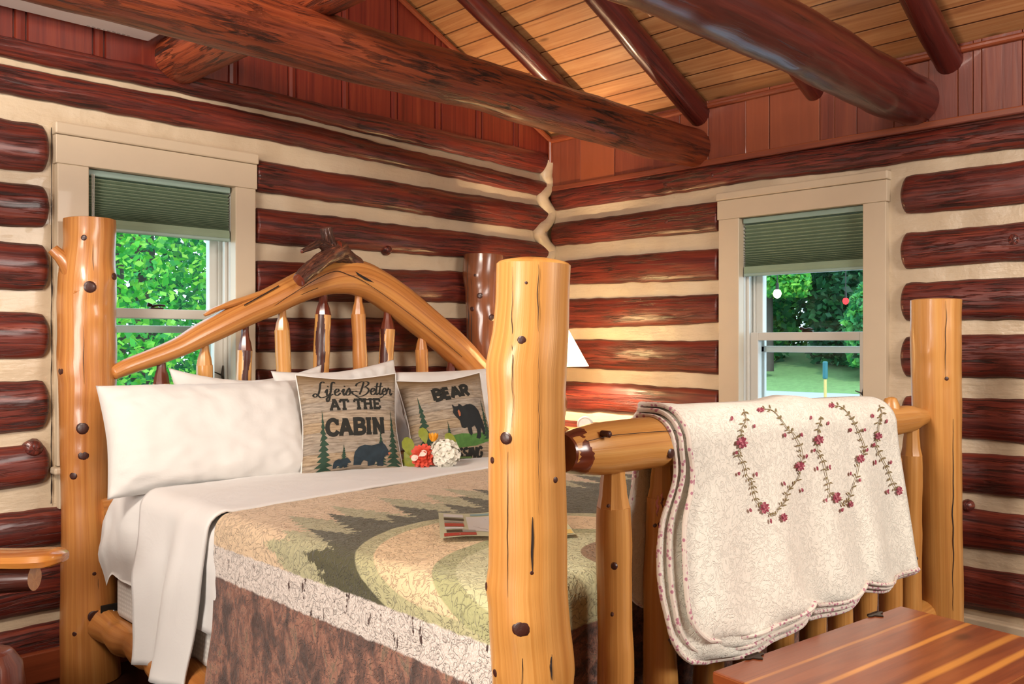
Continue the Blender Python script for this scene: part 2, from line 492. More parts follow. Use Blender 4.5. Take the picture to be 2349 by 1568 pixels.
# branch stubs left on the wall logs
def wall_knot(x, y, r, wall, axis):
    p = at_y(x, y, YW-.036) if axis == 'l' else at_x(x, y, XW-.036)
    n = Vector((0, -1, 0)) if axis == 'l' else Vector((-1, 0, 0))
    b = MB(); b.tube([p-n*.03, p-n*.008, p-n*.002], [r*1.25, r, r*.7], seg=14, rough=.15, rscale=30, dome=.004)
    b.build('knot', M['log'], wall)
for x, y, r in ((893, 572, .022), (80, 1030, .03)): wall_knot(x, y, r, wall_left, 'l')
for x, y, r in ((1527, 508, .02), (1525, 423, .018), (1632, 402, .016), (2325, 550, .028), (2215, 1160, .02)): wall_knot(x, y, r, wall_right, 'r')

# corner ridge of chinking that zigzags between the log ends
zz = []
pts = [(1263, 372), (1257, 400), (1262, 425), (1247, 450), (1254, 470), (1266, 487), (1258, 510), (1240, 530), (1255, 560), (1268, 575), (1258, 600), (1252, 640), (1262, 665), (1250, 690), (1258, 720), (1263, 760), (1252, 800), (1260, 860), (1255, 930), (1260, 1000)]
for x, y in pts:
    q = at_y(x, y, YW-.03); zz.append((min(q.x, XW-.004)+.004, YW-.010, q.z))
b = MB(); b.tube(cat(zz, 5), .040, seg=14, rough=.15, rscale=10)
b.build('chinking_ridge', M['chink'], wall_left)

# shrinkage crack between the chinking and the left casing
v = []; f = []
for i in range(60):
    z = .62+(1.97-.62)*i/59; w = W1['w0']-.006+.004*noise.noise(Vector((z*9, 1, 1))); h_ = .0022*(.5+abs(noise.noise(Vector((z*14, 4, 1))))*1.6)
    v += [(w-h_, YW-.009, z), (w+h_, YW-.009, z)]
for i in range(59): f.append((2*i, 2*i+1, 2*i+3, 2*i+2))
mesh('chinking_crack', v, f, M['crack'], wall_left, smooth=False)

# ---- gable boards above the left wall logs
gx = [xl(45), xl(225), xl(388), xl(532), xl(668), xl(790), xl(902), xl(1003), xl(1096), xl(1181)]
g0 = gx[0]
while g0 > XMIN+.3: g0 -= .275; gx.insert(0, g0)
prof = [(XMIN, 0)]
for g in gx:
    for s in (-.020, .020):
        c = g+s
        prof += [(c-.0055, 0), (c-.002, .009), (c+.002, .009), (c+.0055, 0)]
    prof.insert(len(prof)-4, (g, -.002))
prof.append((XW, 0))
b = MB(); V = []; U = []
YG = YW-.022
for x, d in prof:
    for z in (2.205, roof_z(x)+.02): V.append((x, YG+d, z)); U.append((z, x))
b.add(V, [f[::-1] for f in grid(len(prof), 2)][::1], U)
gable = b.build('wall_left_gable', M['gable'], sharp=12); props(gable, kind='structure')

# ---- eave boards above the right wall logs
b = MB()
ys = [at_x(px, 784, XW-.03).y for px in (1331, 1410, 1498, 1560, 1625, 1711, 1765, 1880, 1914, 1965, 2050, 2130, 2197, 2232, 2252, 2345)]
ys = [YW+.0]+ys
while ys[-1] > YMIN: ys.append(ys[-1]-random.choice((.09, .14, .2)))
for a, c in zip(ys[:-1], ys[1:]):
    b.box((XW-.018+random.uniform(-.004, .003), (a+c)/2, 2.21), (.02, a-c-.002, .31), (Vector((1, 0, 0)), Vector((0, 1, 0)), Vector((0, 0, 1))), bev=.002, grain=2)
b.box((XW+.002, (YW+YMIN)/2, 2.21), (.012, YW-YMIN, .33), bev=0, grain=1)
eave = b.build('wall_right_eave', M['eave']); props(eave, kind='structure')

def rod(name, pts, r, mat, seg=10):
    b = MB(); b.tube(pts, r, seg=seg); o = b.build(name, M[mat]); props(o, kind='structure'); return o
rod('trim_1', [(XW-.035, YW-.03, EAVE-.022), (XW-.035, YMIN, EAVE-.022)], .014, 'redtrim')
b = MB(); b.box((XW-.022, (YW+YMIN)/2-.02, 2.066), (.03, YW-YMIN-.05, .03), bev=.006, grain=1); o = b.build('trim_2', M['eave']); props(o, kind='structure')
rod('trim_3', [(XW-.04, YW-.035, EAVE-.015), (RIDGE, YW-.035, roof_z(RIDGE)-.018)], .014, 'redtrim')
rod('trim_4', [(XW-.035, YW-.035, EAVE-.02), (XW-.035, YW-.035, 2.215)], .014, 'redtrim')

# ---- sloped ceiling
L = math.hypot(1, SLOPE)
b = MB()
V = [(XW+.05, YW+.05, roof_z(XW+.05)), (XW+.05, YMIN, roof_z(XW+.05)), (RIDGE, YMIN, roof_z(RIDGE)), (RIDGE, YW+.05, roof_z(RIDGE)), (XMIN-.05, YMIN, roof_z(XMIN-.05)), (XMIN-.05, YW+.05, roof_z(XMIN-.05))]
s1 = (XW+.05-RIDGE)*L; s2 = s1+(RIDGE-XMIN+.05)*L
b.add(V[:4], [(0, 1, 2, 3)], [(YW, .03), (YMIN, .03), (YMIN, s1), (YW, s1)])
b.add([V[3], V[2], V[4], V[5]], [(0, 1, 2, 3)], [(YW, s1), (YMIN, s1), (YMIN, s2), (YW, s2)])
ceil = b.build('ceiling', M['ceil'], smooth=False); props(ceil, kind='structure')

# ---- walls behind the camera (they close the room and bounce light)
def flat(name, pts, mat):
    o = mesh(name, pts, [tuple(range(len(pts)))], M[mat], None, [(p[0]+p[1], p[2]) for p in pts], smooth=False); props(o, kind='structure'); return o
flat('wall_back', [(XMIN, YMIN, 0), (XW+.1, YMIN, 0), (XW+.1, YMIN, 2.36), (RIDGE, YMIN, roof_z(RIDGE)), (XMIN, YMIN, roof_z(XMIN))], 'chink')
flat('wall_near', [(XMIN, YMIN, 0), (XMIN, YW+.1, 0), (XMIN, YW+.1, roof_z(XMIN)), (XMIN, YMIN, roof_z(XMIN))], 'chink')
# outer skin keeps daylight out of the log walls
b = MB(); b.box(((XMIN+1.08)/2, YW+.2, 1.3), (1.08-XMIN, .04, 2.8), bev=0)
b.box(((XW+.2+1.77)/2, YW+.2, 1.3), (XW+.2-1.77, .04, 2.8), bev=0)
b.box((1.43, YW+.2, .33), (.72, .04, .7), bev=0); b.box((1.43, YW+.2, 2.3), (.72, .04, .8), bev=0)
o = b.build('wall_left_outside', M['chink']); props(o, kind='structure')
b = MB(); b.box((XW+.2, (YW+.2+2.22)/2, 1.2), (.04, YW+.2-2.22, 2.6), bev=0)
b.box((XW+.2, (YMIN+1.52)/2, 1.2), (.04, 1.52-YMIN, 2.6), bev=0)
b.box((XW+.2, 1.87, .3), (.04, .72, .66), bev=0); b.box((XW+.2, 1.87, 2.2), (.04, .72, .74), bev=0)
o = b.build('wall_right_outside', M['chink']); props(o, kind='structure')

# baseboards
b = MB(); b.box(((XMIN+XW)/2, YW-.03, .055), (XW-XMIN-.1, .05, .11), bev=.006, grain=0); o = b.build('baseboard_left', M['redtrim']); props(o, kind='structure')
b = MB(); b.box((XW-.03, (YMIN+YW)/2-.05, .07), (.05, YW-YMIN-.2, .14), bev=.006, grain=1); o = b.build('baseboard_right', M['trim']); props(o, kind='structure')

# ================================================================== WINDOWS
t = NT('window glass')
tr = t.n('ShaderNodeBsdfTransparent'); tr.inputs[0].default_value = (.92, .98, .97, 1)
gl = t.n('ShaderNodeBsdfGlossy'); gl.inputs['Roughness'].default_value = .02
fr = t.n('ShaderNodeFresnel'); fr.inputs[0].default_value = 1.45
mx = t.n('ShaderNodeMixShader'); t.l(t.math('MULTIPLY', fr.outputs[0], .6), mx.inputs[0]); t.l(tr.outputs[0], mx.inputs[1]); t.l(gl.outputs[0], mx.inputs[2]); t.l(mx.outputs[0], t.out.inputs[0])
M['glass'] = t.m

def window(name, P, D, sgn):
    """double hung window with cased opening; P(w,d,z)"""
    ax = ((P(1, 0, 0)-P(0, 0, 0)), (P(0, 1, 0)-P(0, 0, 0)), UP)
    def bx(b, w0, w1, d0, d1, z0, z1, bev=.003, grain=0):
        b.box(P((w0+w1)/2, (d0+d1)/2, (z0+z1)/2), (w1-w0, d1-d0, z1-z0), ax, bev, grain=grain); return b
    root = thing(name, P((D['w0']+D['w1'])/2, .05, D['sill']), kind='structure')
    f = -.034   # front of casing
    bx(MB(), D['w0']+.006, D['i0'], f, .012, D['z0']+.155, D['head']).build('casing', M['trim'], root)
    bx(MB(), D['i1'], D['w1']-.006, f, .012, D['z0']+.155, D['head']).build('casing', M['trim'], root)
    bx(MB(), D['w0'], D['w1'], f-.003, .012, D['head'], D['cap']).build('head_casing', M['trim'], root)
    bx(MB(), D['w0']-.004, D['w1']+.004, f-.012, .012, D['cap']+.001, D['z1'], .006).build('cap_board', M['trim'], root)
    bx(MB(), D['w0']-.012, D['w1']+.012, f-.03, .05, D['sill']-.025, D['sill'], .008).build('sill', M['trim'], root)
    bx(MB(), D['w0']+.012, D['w1']-.012, f, .012, D['z0'], D['sill']-.026).build('apron', M['trim'], root)
    # jambs and stops
    dp = .175
    for a, c in ((D['i0']-.02, D['i0']), (D['i1'], D['i1']+.02)):
        bx(MB(), a, c, .012, dp, D['sill'], D['iz1']+.02).build('jamb', M['sash'], root)
    bx(MB(), D['i0'], D['i1'], .012, dp, D['iz1'], D['iz1']+.02).build('jamb', M['sash'], root)
    bx(MB(), D['i0'], D['i1'], .05, dp+.03, D['sill']-.03, D['sill']-.001).build('outer_sill', M['sash'], root)
    for a, c in ((D['i0'], D['i0']+.014), (D['i1']-.014, D['i1'])):
        bx(MB(), a, c, .035, .05, D['sill'], D['iz1']).build('stop', M['sash'], root)
        bx(MB(), a, c, .090, .100, D['sill'], D['iz1']).build('stop', M['sash'], root)
    def sash(d0, d1, z0, z1, st, rb, rt, ps):
        b = MB(); i0, i1 = D['i0']+.003, D['i1']-.003
        bx(b, i0, i0+st, d0, d1, z0, z1); bx(b, i1-st, i1, d0, d1, z0, z1)
        bx(b, i0+st, i1-st, d0, d1, z0, z0+rb); bx(b, i0+st, i1-st, d0, d1, z1-rt, z1)
        s = b.build('sash', M['sash'], root)
        g = MB(); dm = (d0+d1)/2
        g.add([P(i0+st, dm, z0+rb), P(i1-st, dm, z0+rb), P(i1-st, dm, z1-rt), P(i0+st, dm, z1-rt)], [(0, 1, 2, 3)])
        g.build('pane', M['glass'], s, smooth=False)
        return s
    lo = sash(.052, .088, D['sill'], D['rail']+.019, .048, .07, .038, 0)
    up = sash(.102, .138, D['rail']-.019, D['iz1'], .045, .034, .05, 0)
    # storm frame outside the lower sash
    b = MB(); i0, i1 = D['i0'], D['i1']
    bx(b, i0, i0+.03, .15, .172, D['sill'], D['iz1']); bx(b, i1-.03, i1, .15, .172, D['sill'], D['iz1']); bx(b, i0, i1, .15, .172, D['rail']-.075, D['rail']-.045)
    b.build('storm_frame', M['sash'], root)
    # sash lock on the meeting rail and catch on the side
    wm = (D['i0']+D['i1'])/2
    b = MB(); bx(b, wm-.026, wm+.026, .055, .075, D['rail']+.0195, D['rail']+.026, .002)
    b.tube([P(wm-.02, .066, D['rail']+.03), P(wm+.01, .060, D['rail']+.034), P(wm+.03, .050, D['rail']+.032)], [.005, .005, .004], seg=8)
    b.tube([P(wm-.034, .064, D['rail']+.036), P(wm-.02, .064, D['rail']+.034)], [.009, .006], seg=8, dome=.003)
    b.build('sash_lock', M['bronze'], root)
    b = MB(); wc = D['i1']-.016; zc = D['rail']-.25
    bx(b, wc-.004, wc+.012, .047, .052, zc-.028, zc+.028, .002)
    b.tube([P(wc, .046, zc-.02), P(wc-.012, .03, zc), P(wc-.006, .034, zc+.04)], [.005, .006, .003], seg=8)
    b.tube([P(wc-.01, .04, zc), P(wc-.045, .03, zc+.014)], [.004, .002], seg=6)
    b.build('sash_catch', M['bronze'], root)
    return root
win1 = window('window_1', PL, W1, 1)
win2 = window('window_2', PR, W2, 1)

# green cellular blinds
t = NT('green pleated blind cloth'); uv = t.sep(t.uv())
n = t.noise(t.scale(t.uv(), 8, 8), 1.0, 2)
c = t.mix(n, '#7f9278', '#8b9d84'); t.col(c); t.set(rough=.8)
M['blind'] = t.m
M['blindrail'] = plain('pale green blind rail', '#8fa79c', .4, var=.05)
M['blindbar'] = plain('dark green blind bar', '#5d6a50', .6, var=.08)
def blind(P, D, zbot, label, cord):
    ax = ((P(1, 0, 0)-P(0, 0, 0)), (P(0, 1, 0)-P(0, 0, 0)), UP)
    w0, w1 = D['i0']+.006, D['i1']-.008
    root = thing('window_blind', P((w0+w1)/2, .02, D['iz1']), label, 'blind', 'green pleated window blinds')
    MB().box(P((w0+w1)/2, .012, D['iz1']-.014), (w1-w0, .035, .024), ax, .004).build('headrail', M['blindrail'], root)
    z0, z1 = D['iz1']-.027, zbot+.05
    prof = []; z = z0; k = 0; n = 16
    hs = [1.9-1.45*(i/n) for i in range(n)]; s = (z0-z1)/sum(hs)
    for h in hs:
        hh = h*s
        prof.append((.024, z)); prof.append((.006, z-hh*.38)); prof.append((.008, z-hh*.55))
        z -= hh
    prof += [(.020, z1), (.006, z1-.004), (.002, z1-.02), (.004, zbot+.014)]
    V = []; U = []
    for w in lins(w0, w1, .05):
        for d, z in prof: V.append(P(w, d, z)); U.append((w, z))
    F = grid(len(lins(w0, w1, .05)), len(prof))
    mesh('pleated_cloth', V, [f[::-1] for f in F], M['blind'], root, U, smooth=False)
    V = []; U = []
    for w in (w0, w1):
        for d, z in prof: V.append(P(w, .034, z)); U.append((w, z))
    mesh('cloth_back', V, grid(2, len(prof)), M['blind'], root, U)
    MB().box(P((w0+w1)/2, .012, zbot+.007), (w1-w0, .028, .014), ax, .004).build('bottom_rail', M['blindrail'], root)
    if cord:
        b = MB(); a = w0+.012
        b.tube([P(a, -.012, D['iz1']-.02), P(a, -.014, zbot-.10), P(a+.002, -.012, zbot-.3)], .0016, seg=6)
        b.tube([P(a+.007, -.012, D['iz1']-.02), P(a+.005, -.014, zbot-.10), P(a+.002, -.012, zbot-.3)], .0016, seg=6)
        b.build('pull_cord', M['sash'], root)
    return root
blind(PL, W1, 1.616, 'green pleated blind half lowered in the left window behind the headboard', True)
blind(PR, W2, 1.508, 'green pleated blind half lowered in the right window above the draped quilt', False)

# ================================================================== CEILING LOGS
def longlog(name, a, b_, r0, r1, mat, label, catg, rough=.10, rs=3.0, seg=28, step=.03, sag=0.0, knots=(), group=None, dome=.0):
    A, B = Vector(a), Vector(b_); n = int((B-A).length/step)
    P = [A.lerp(B, i/n)+Vector((0, 0, -sag*math.sin(PI*i/n))) for i in range(n+1)]
    P = [p+Vector((0, .010*noise.noise(Vector((i*step*1.3, a[1], 3))), .012*noise.noise(Vector((i*step*1.1, a[1], 7))))) for i, p in enumerate(P)]
    b = MB(); b.tube(P, [r0+(r1-r0)*i/n for i in range(n+1)], seg=seg, rough=rough, rscale=rs, seed=a[1], knots=knots, dome=dome)
    o = b.build(name, M[mat]); return props(o, label, catg, group)
longlog('tie_beam', (XW-.012, 2.41, 2.146), (-1.85, 2.41, 2.155), .095, .097, 'beam', 'thick rough red-brown log tie beam crossing the photo from top left to the corner', 'beam', rough=.09)
longlog('tie_beam', (XW-.012, 1.367, 2.178), (-1.85, 1.40, 2.19), .100, .115, 'beam_dark', 'smooth dark log tie beam at upper right ending above the right window', 'beam', rough=.10,
        knots=((at_d(1500, 30, 2.2), .05, .02), (at_d(1640, 85, 2.4), .05, .018), (at_d(1830, 182, 2.8), .04, .012)))
longlog('cross_log', (1.485, YW-.012, 2.312), (1.485, YMIN+.1, 2.345), .094, .10, 'beam', 'round log running from the left wall and over the big tie beam', 'beam', rough=.06)
def rafter(Y, r, label):
    a = (XW-.012, Y, EAVE-.055); x1 = RIDGE+.02
    b = (x1, Y, roof_z(x1)-.06)
    longlog('rafter', a, b, r, r*1.05, 'beam_dark', label, 'rafter', rough=.12, group='log rafters under the board ceiling', seg=20, step=.04)
rafter(2.97, .047, 'slim log rafter under the boards, nearest to the left gable wall')
rafter(2.385, .060, 'log rafter ending in the eave boards just behind the big tie beam')
rafter(1.79, .045, 'log rafter mostly hidden behind the dark upper right tie beam')
rafter(1.235, .052, 'short dark log rafter at the top right, right of the dark tie beam')
# ================================================================== LOG BED
XN, XF, YH, YF = 1.13, 3.045, 3.265, 1.10
bed = thing('log_bed', (2.09, 2.18, 0), 'rustic golden log bed with four tall peeled log posts and an arched log headboard', 'bed')

def taper(n, *r): return [interp(i/(n-1), [k/(len(r)-1) for k in range(len(r))], r) for i in range(n)]
M['bark_dark'] = wood('dark inner bark', [(.2, '#2a100c'), (.5, '#4a2018'), (.8, '#66321f')], along=2, across=40, rough=.35, coat=.3, bump=.4)
def post(center, rows, mat, knots, zbot, z_dome=.006, rough=.03, seed=1.0, cracks=(), seg=40, extra=()):
    """upright log following the outline (y, left x, right x) read at the depth of its axis"""
    dep = depth_of(center); base = Vector((center[0], center[1], 0))
    lat0 = base.dot(RIGHT)
    zs = []; cs = []; rs = []
    for y, l, r in rows:
        zs.append(H-(y-CY)/FOC*dep); cs.append(((l+r)/2-CX)/FOC*dep-lat0); rs.append((r-l)/2/FOC*dep*.985)
    order = np.argsort(zs); zs = np.array(zs)[order]; cs = np.array(cs)[order]; rs = np.array(rs)[order]
    ztop = zs[-1]
    n = int((ztop-zbot)/.014)
    path = []; rad = []
    for i in range(n+1):
        z = zbot+(ztop-zbot)*i/n
        c = interp(z, zs, cs); r = interp(z, zs, rs)
        path.append(base+RIGHT*c+UP*z); rad.append(r)
    # smooth
    for _ in range(2):
        rad = [rad[0]]+[(rad[i-1]+2*rad[i]+rad[i+1])/4 for i in range(1, n)]+[rad[-1]]
    def surf(x, y, out=0.0):
        d = dep
        for _ in range(4):
            p = at_d(x, y, d); i = min(n, max(0, int(round((p.z-zbot)/(ztop-zbot)*n))))
            q = path[i]; dx = (p-q).dot(RIGHT); r = rad[i]
            d = depth_of(q)-math.sqrt(max(0, r*r-min(dx*dx, r*r*.98)))-out
        p = at_d(x, y, d); nrm = (p-q); nrm.z = 0
        return p, nrm.normalized()
    kn = []; kp = []
    for (x, y, pr, *o) in knots:
        p, nr = surf(x, y); r = pr/FOC*dep
        r *= 1.12; kn.append((p, r*2.4, r*.46)); kp.append((p, nr, r))
    b = MB(); b.tube(path, rad, seg=seg, rough=rough, rscale=7, seed=seed, knots=kn+list(extra), dome=z_dome, ref=tuple(-FWD))
    for ck in cracks:                          # drying cracks as narrow dark slits
        pts = [surf(x, y, .0006)[0]+surf(x, y)[1]*.0012 for x, y, w in ck]; ws = [w/FOC*dep/2 for x, y, w in ck]
        v = []; f = []
        for p, w in zip(pts, ws): v += [p-RIGHT*w, p+RIGHT*w]
        for i in range(len(pts)-1): f.append((2*i, 2*i+1, 2*i+3, 2*i+2))
        b.add(v, f, m=1)
    o = b.build('post', [M[mat], M['crack']], bed)
    for p, nr, r in kp:
        k = MB(); c0 = p+nr*(r*.33)
        k.tube([c0-nr*r*.5, c0+nr*r*.04, c0+nr*r*.12], [r, r*.98, r*.82], seg=14, rough=.08, rscale=40, dome=r*.10)
        k.build('knot', M['knot'], o)
    return o, surf, path, rad

def wig(x, y0, y1, w, n=14, a=2.5, s=0):
    return [(x+a*noise.noise(Vector((s+x, (y0+(y1-y0)*i/n)*.02, 0)))*1.6, y0+(y1-y0)*i/n, w*(.25+.75*math.sin(PI*min(1, max(0, i/n))))) for i in range(n+1)]

# near foot post (closest to the camera)
pf, surf_f, *_ = post((XN, YF), [(607, 1138, 1310), (640, 1137, 1309), (700, 1135, 1307), (770, 1129, 1305), (815, 1119, 1304), (838, 1113, 1303), (860, 1114, 1302), (900, 1117, 1300), (1000, 1119, 1298), (1100, 1118, 1300), (1200, 1121, 1303), (1300, 1119, 1303), (1340, 1115, 1304), (1390, 1120, 1306), (1450, 1122, 1311), (1500, 1124, 1318), (1540, 1126, 1323), (1575, 1128, 1316), (1700, 1126, 1318), (1950, 1120, 1322), (2200, 1118, 1326)],
    'bed', [(1197, 780, 9), (1163, 1004, 13), (1119, 1345, 9), (1196, 1440, 18), (1273, 1100, 6), (1214, 1364, 4), (1220, 1313, 4), (1138, 1542, 8), (1207, 648, 3), (1131, 1055, 7)], 0.0, z_dome=.012, seed=2.2,
    cracks=[wig(1221, 1185, 1312, 5.5, s=1), wig(1165, 1010, 1380, 1.6, 30, s=3), wig(1176, 612, 980, 1.6, 30, s=4), wig(1234, 606, 760, 2.2, s=5), wig(1236, 760, 1180, 1.3, 30, s=6), wig(1265, 1500, 1560, 5, s=7), wig(1198, 1462, 1600, 1.6, s=8)])
# far foot post
post((XF-.01, YF), [(688, 2091, 2201), (730, 2092, 2200), (800, 2092, 2200), (1000, 2097, 2201), (1200, 2102, 2203), (1405, 2108, 2206), (1600, 2110, 2210), (1650, 2110, 2210)], 'bed',
    [(2125, 807, 6), (2171, 868, 4), (2122, 866, 3)], 0.0, seed=5.1, cracks=[wig(2169, 690, 868, 1.5, s=2), wig(2186, 960, 1400, 2.4, 30, s=9), wig(2112, 700, 780, 4, s=3)])
# near head post with the sawn branch stub
ph, surf_h, *_ = post((XN, YH), [(504, 150, 263), (530, 150, 264), (560, 151, 262), (600, 144, 261), (640, 139, 263), (700, 137, 262), (760, 139, 262), (830, 136, 264), (870, 140, 265), (950, 141, 258), (1050, 142, 254), (1150, 145, 254), (1250, 145, 262), (1350, 144, 265), (1450, 143, 268), (1520, 143, 272), (1566, 143, 274), (1580, 143, 274)],
    'bed_head', [(206, 658, 12), (223, 722, 8), (193, 545, 6), (143, 850, 9), (239, 905, 9), (190, 982, 12), (192, 1043, 11), (170, 1090, 8), (216, 1411, 13), (172, 1453, 5), (216, 1315, 4), (261, 634, 7)], 0.0, seed=3.3,
    cracks=[wig(192, 745, 880, 1.2, s=2), wig(225, 1230, 1560, 1.8, 30, s=5), wig(213, 560, 640, 1.2, s=8)])
b = MB(); dh = depth_of((XN, YH))
q0 = at_d(192, 668, dh-.045); q1 = at_d(152, 603, dh-.058); q2 = at_d(121, 571, dh-.075)
b.tube(cat([q0, q1, q2], 8), taper(17, .055, .040, .027, .022, .020), seg=20, rough=.05, rscale=14, capm=1, dome=.001)
b.build('branch_stub', [M['bed_head'], M['stubend']], ph)
# far head post
post((XF, YH), [(585, 1064, 1155), (600, 1062, 1156), (630, 1060, 1155), (660, 1066, 1152), (720, 1069, 1149), (780, 1069, 1147), (850, 1072, 1148), (950, 1072, 1150), (1100, 1070, 1152), (1250, 1070, 1152), (1320, 1070, 1152)], 'bed_shaded',
    [(1101, 678, 6), (1084, 708, 5), (1090, 631, 3), (1127, 728, 7)], 0.0, seed=7.7, cracks=[wig(1074, 590, 830, 2.0, 24, s=3), wig(1082, 640, 830, 1.6, 24, s=13)])

# arched headboard rail
YA = 3.215
def arch_pt(x, y): return at_y(x, y, YA)
ax_ = [(262, 855, 33), (300, 838, 40), (400, 800, 46), (470, 764, 57), (550, 724, 62), (620, 692, 66), (680, 662, 70), (730, 643, 78), (775, 633, 84), (820, 637, 84), (870, 660, 82), (930, 703, 80), (1000, 760, 76), (1050, 803, 72), (1085, 838, 66), (1100, 852, 60)]
cp = cat([(x, y, w) for x, y, w in ax_], 8)
path = []; rad = []
for i, q in enumerate(cp):
    a = cp[max(0, i-1)]; c = cp[min(len(cp)-1, i+1)]
    p = arch_pt(q.x, q.y); path.append(p); rad.append(q.z/2/FOC*depth_of(p)*.98)
b = MB()
b.tube(path, rad, seg=30, rough=.05, rscale=6, seed=4.0, dome=.01, ref=(0, -1, 0))
def surf_arch(x, y, out=.002):
    p = arch_pt(x, y); k = min(range(len(path)), key=lambda i: (path[i]-p).length); dd = (p-path[k]).length
    Yy = YA-math.sqrt(max(1e-6, rad[k]**2-min(dd, rad[k]*.97)**2))-out
    return at_y(x, y, Yy)
for ck, w in ((((600, 722), (680, 668), (760, 624), (800, 630), (850, 655), (960, 735), (1060, 818)), 1.5), (((560, 700), (610, 672), (640, 655)), 3), (((560, 745), (640, 700), (700, 672), (730, 660)), 1.3)):
    pts = cat([(x, y, 0) for x, y in ck], 6); v = []; f = []
    for p in pts:
        v += [surf_arch(p.x, p.y-w/2), surf_arch(p.x, p.y+w/2)]
    for i in range(len(pts)-1): f.append((2*i, 2*i+1, 2*i+3, 2*i+2))
    b.add(v, f, m=1)
v = []
for x, y in ((815, 622), (822, 626), (850, 642), (858, 648), (838, 642), (820, 630)): v.append(surf_arch(x, y))
b.add(v, [(0, 5, 4, 3, 2, 1)], m=1)
arch = b.build('headboard_rail', [M['bed_head'], M['crack']], bed)
for x, y, r in ((808, 598, 5), (902, 656, 5), (972, 714, 6), (1068, 788, 8)):
    p = surf_arch(x, y, -.004); k = MB(); rr = r/FOC*depth_of(p)
    k.tube([p, p-Vector((0, .008, 0)), p-Vector((0, .010, 0))], [rr, rr, rr*.7], seg=12, dome=.001); k.build('knot', M['knot'], arch)
# split sliver along the top left of the rail
b = MB(); sl = cat([(470, 722, 0), (500, 707, 0), (545, 692, 0), (590, 676, 0), (640, 656, 0)], 8)
b.tube([at_y(q.x, q.y, YA-.015) for q in sl], [.007+.006*math.sin(PI*i/(len(sl)-1)) for i in range(len(sl))], seg=12, rough=.2, rscale=20, dome=.003, squash=(1, 1.6))
b.build('bark_sliver', M['bed_head'], arch)
# dark bark branch on the peak
br = MB()
def brp(pts, Y0=YA-.075): return cat([at_y(x, y, Y0+dy) for x, y, dy in pts], 8)
for pts, r in ((((685, 642, -.05), (722, 610, -.03), (762, 582, 0), (785, 570, .02)), (.030, .032, .036, .04)),
               (((755, 590, .01), (757, 560, .01), (752, 540, .0), (748, 523, .0)), (.040, .030, .026, .026)),
               (((752, 566, .0), (735, 560, -.01), (722, 563, -.02), (692, 577, -.03)), (.024, .018, .016, .009)),
               (((765, 572, .01), (800, 592, .04), (840, 622, .06), (880, 655, .07)), (.045, .034, .022, .008))):
    pp = brp(pts); br.tube(pp, taper(len(pp), *r), seg=18, rough=.22, rscale=24, seed=pts[0][0]*.1, dome=.003, capm=1)
br.build('bark_branch', [M['bark'], M['stubend']], arch)

# headboard spindles
def spindle(name, P0, P1, r, mat, tenon_top, tenon_len=.085, seed=0, parent=None, knots=()):
    """turned log spindle with a pencil-point shoulder and a thinner tenon; P1 is the top"""
    P0, P1 = Vector(P0), Vector(P1); L = (P1-P0).length; n = int((L-tenon_len)/(.008 if mat == 'bed_streak' else .02))+2
    dr = (P1-P0).normalized()
    side = Vector((.006*math.sin(seed*7), 0, 0))
    path = [P0+dr*((L-tenon_len)*i/n)+side*math.sin(PI*i/n)*2 for i in range(n+1)]
    b = MB(); rr = [r*(1+.025*math.sin(i*L/n*25+seed)) for i in range(n+1)]
    SG = 72 if mat == 'bed_streak' else 36; b.tube(path, rr, seg=SG, rough=.07, rscale=12, seed=seed, caps=True, knots=knots, ref=tuple(-FWD))
    if mat == 'bed_streak':
        for i in range(n):
            for j in range(SG):
                a = (j+.5)/SG*2*PI; off = .5*math.sin(seed*3)+.35*noise.noise(Vector((i*.07, seed, 0))); wd_ = .50+.40*noise.noise(Vector((i*.10, seed, 9)))
                dd = (a-off+PI) % (2*PI)-PI
                if abs(dd) < wd_ or abs(abs(dd)-2.3) < .3: b.mi[i*SG+j] = 1
    o = b.build('spindle', [M['bed' if mat == 'bed_streak' else mat], M['bark_dark']], parent or bed)
    t0 = path[-1]; tl = (P1-t0).length
    b = MB(); b.tube([t0-dr*.002, t0+dr*tl*.28, t0+dr*tl*.5, t0+dr*tl*.75, P1+dr*.01], [r*.985, r*.82, r*tenon_top*1.12, r*tenon_top, r*tenon_top], seg=9, rough=.05, rscale=20)
    b.build('tenon', M['tenon' if mat in ('bed_streak', 'bed_head2') else mat], o)
    return o
ys = 3.225
for i, (x, ytop, w, mat) in enumerate(((370, 822, 37, 'bed_streak'), (469, 782, 36, 'bed'), (562, 750, 33, 'bed_streak'), (647, 705, 34, 'bed'), (741, 672, 37, 'bed_streak'), (822, 672, 33, 'bed_head'), (889, 708, 34, 'bed_streak'), (967, 756, 29, 'bed_head'), (1034, 815, 26, 'bed_streak'))):
    top = at_y(x, ytop, ys); b0 = Vector((top.x, ys, .62))
    spindle('spindle', b0, top+Vector((0, 0, .012)), w/2/FOC*depth_of(top), mat, .52, seed=i*1.3, tenon_len=.105)
b = MB(); b.tube([(XN, ys, .6), (2.1, ys, .585), (XF, ys, .6)], .05, seg=18, rough=.05); b.build('headboard_lower_rail', M['bed_head'], bed)

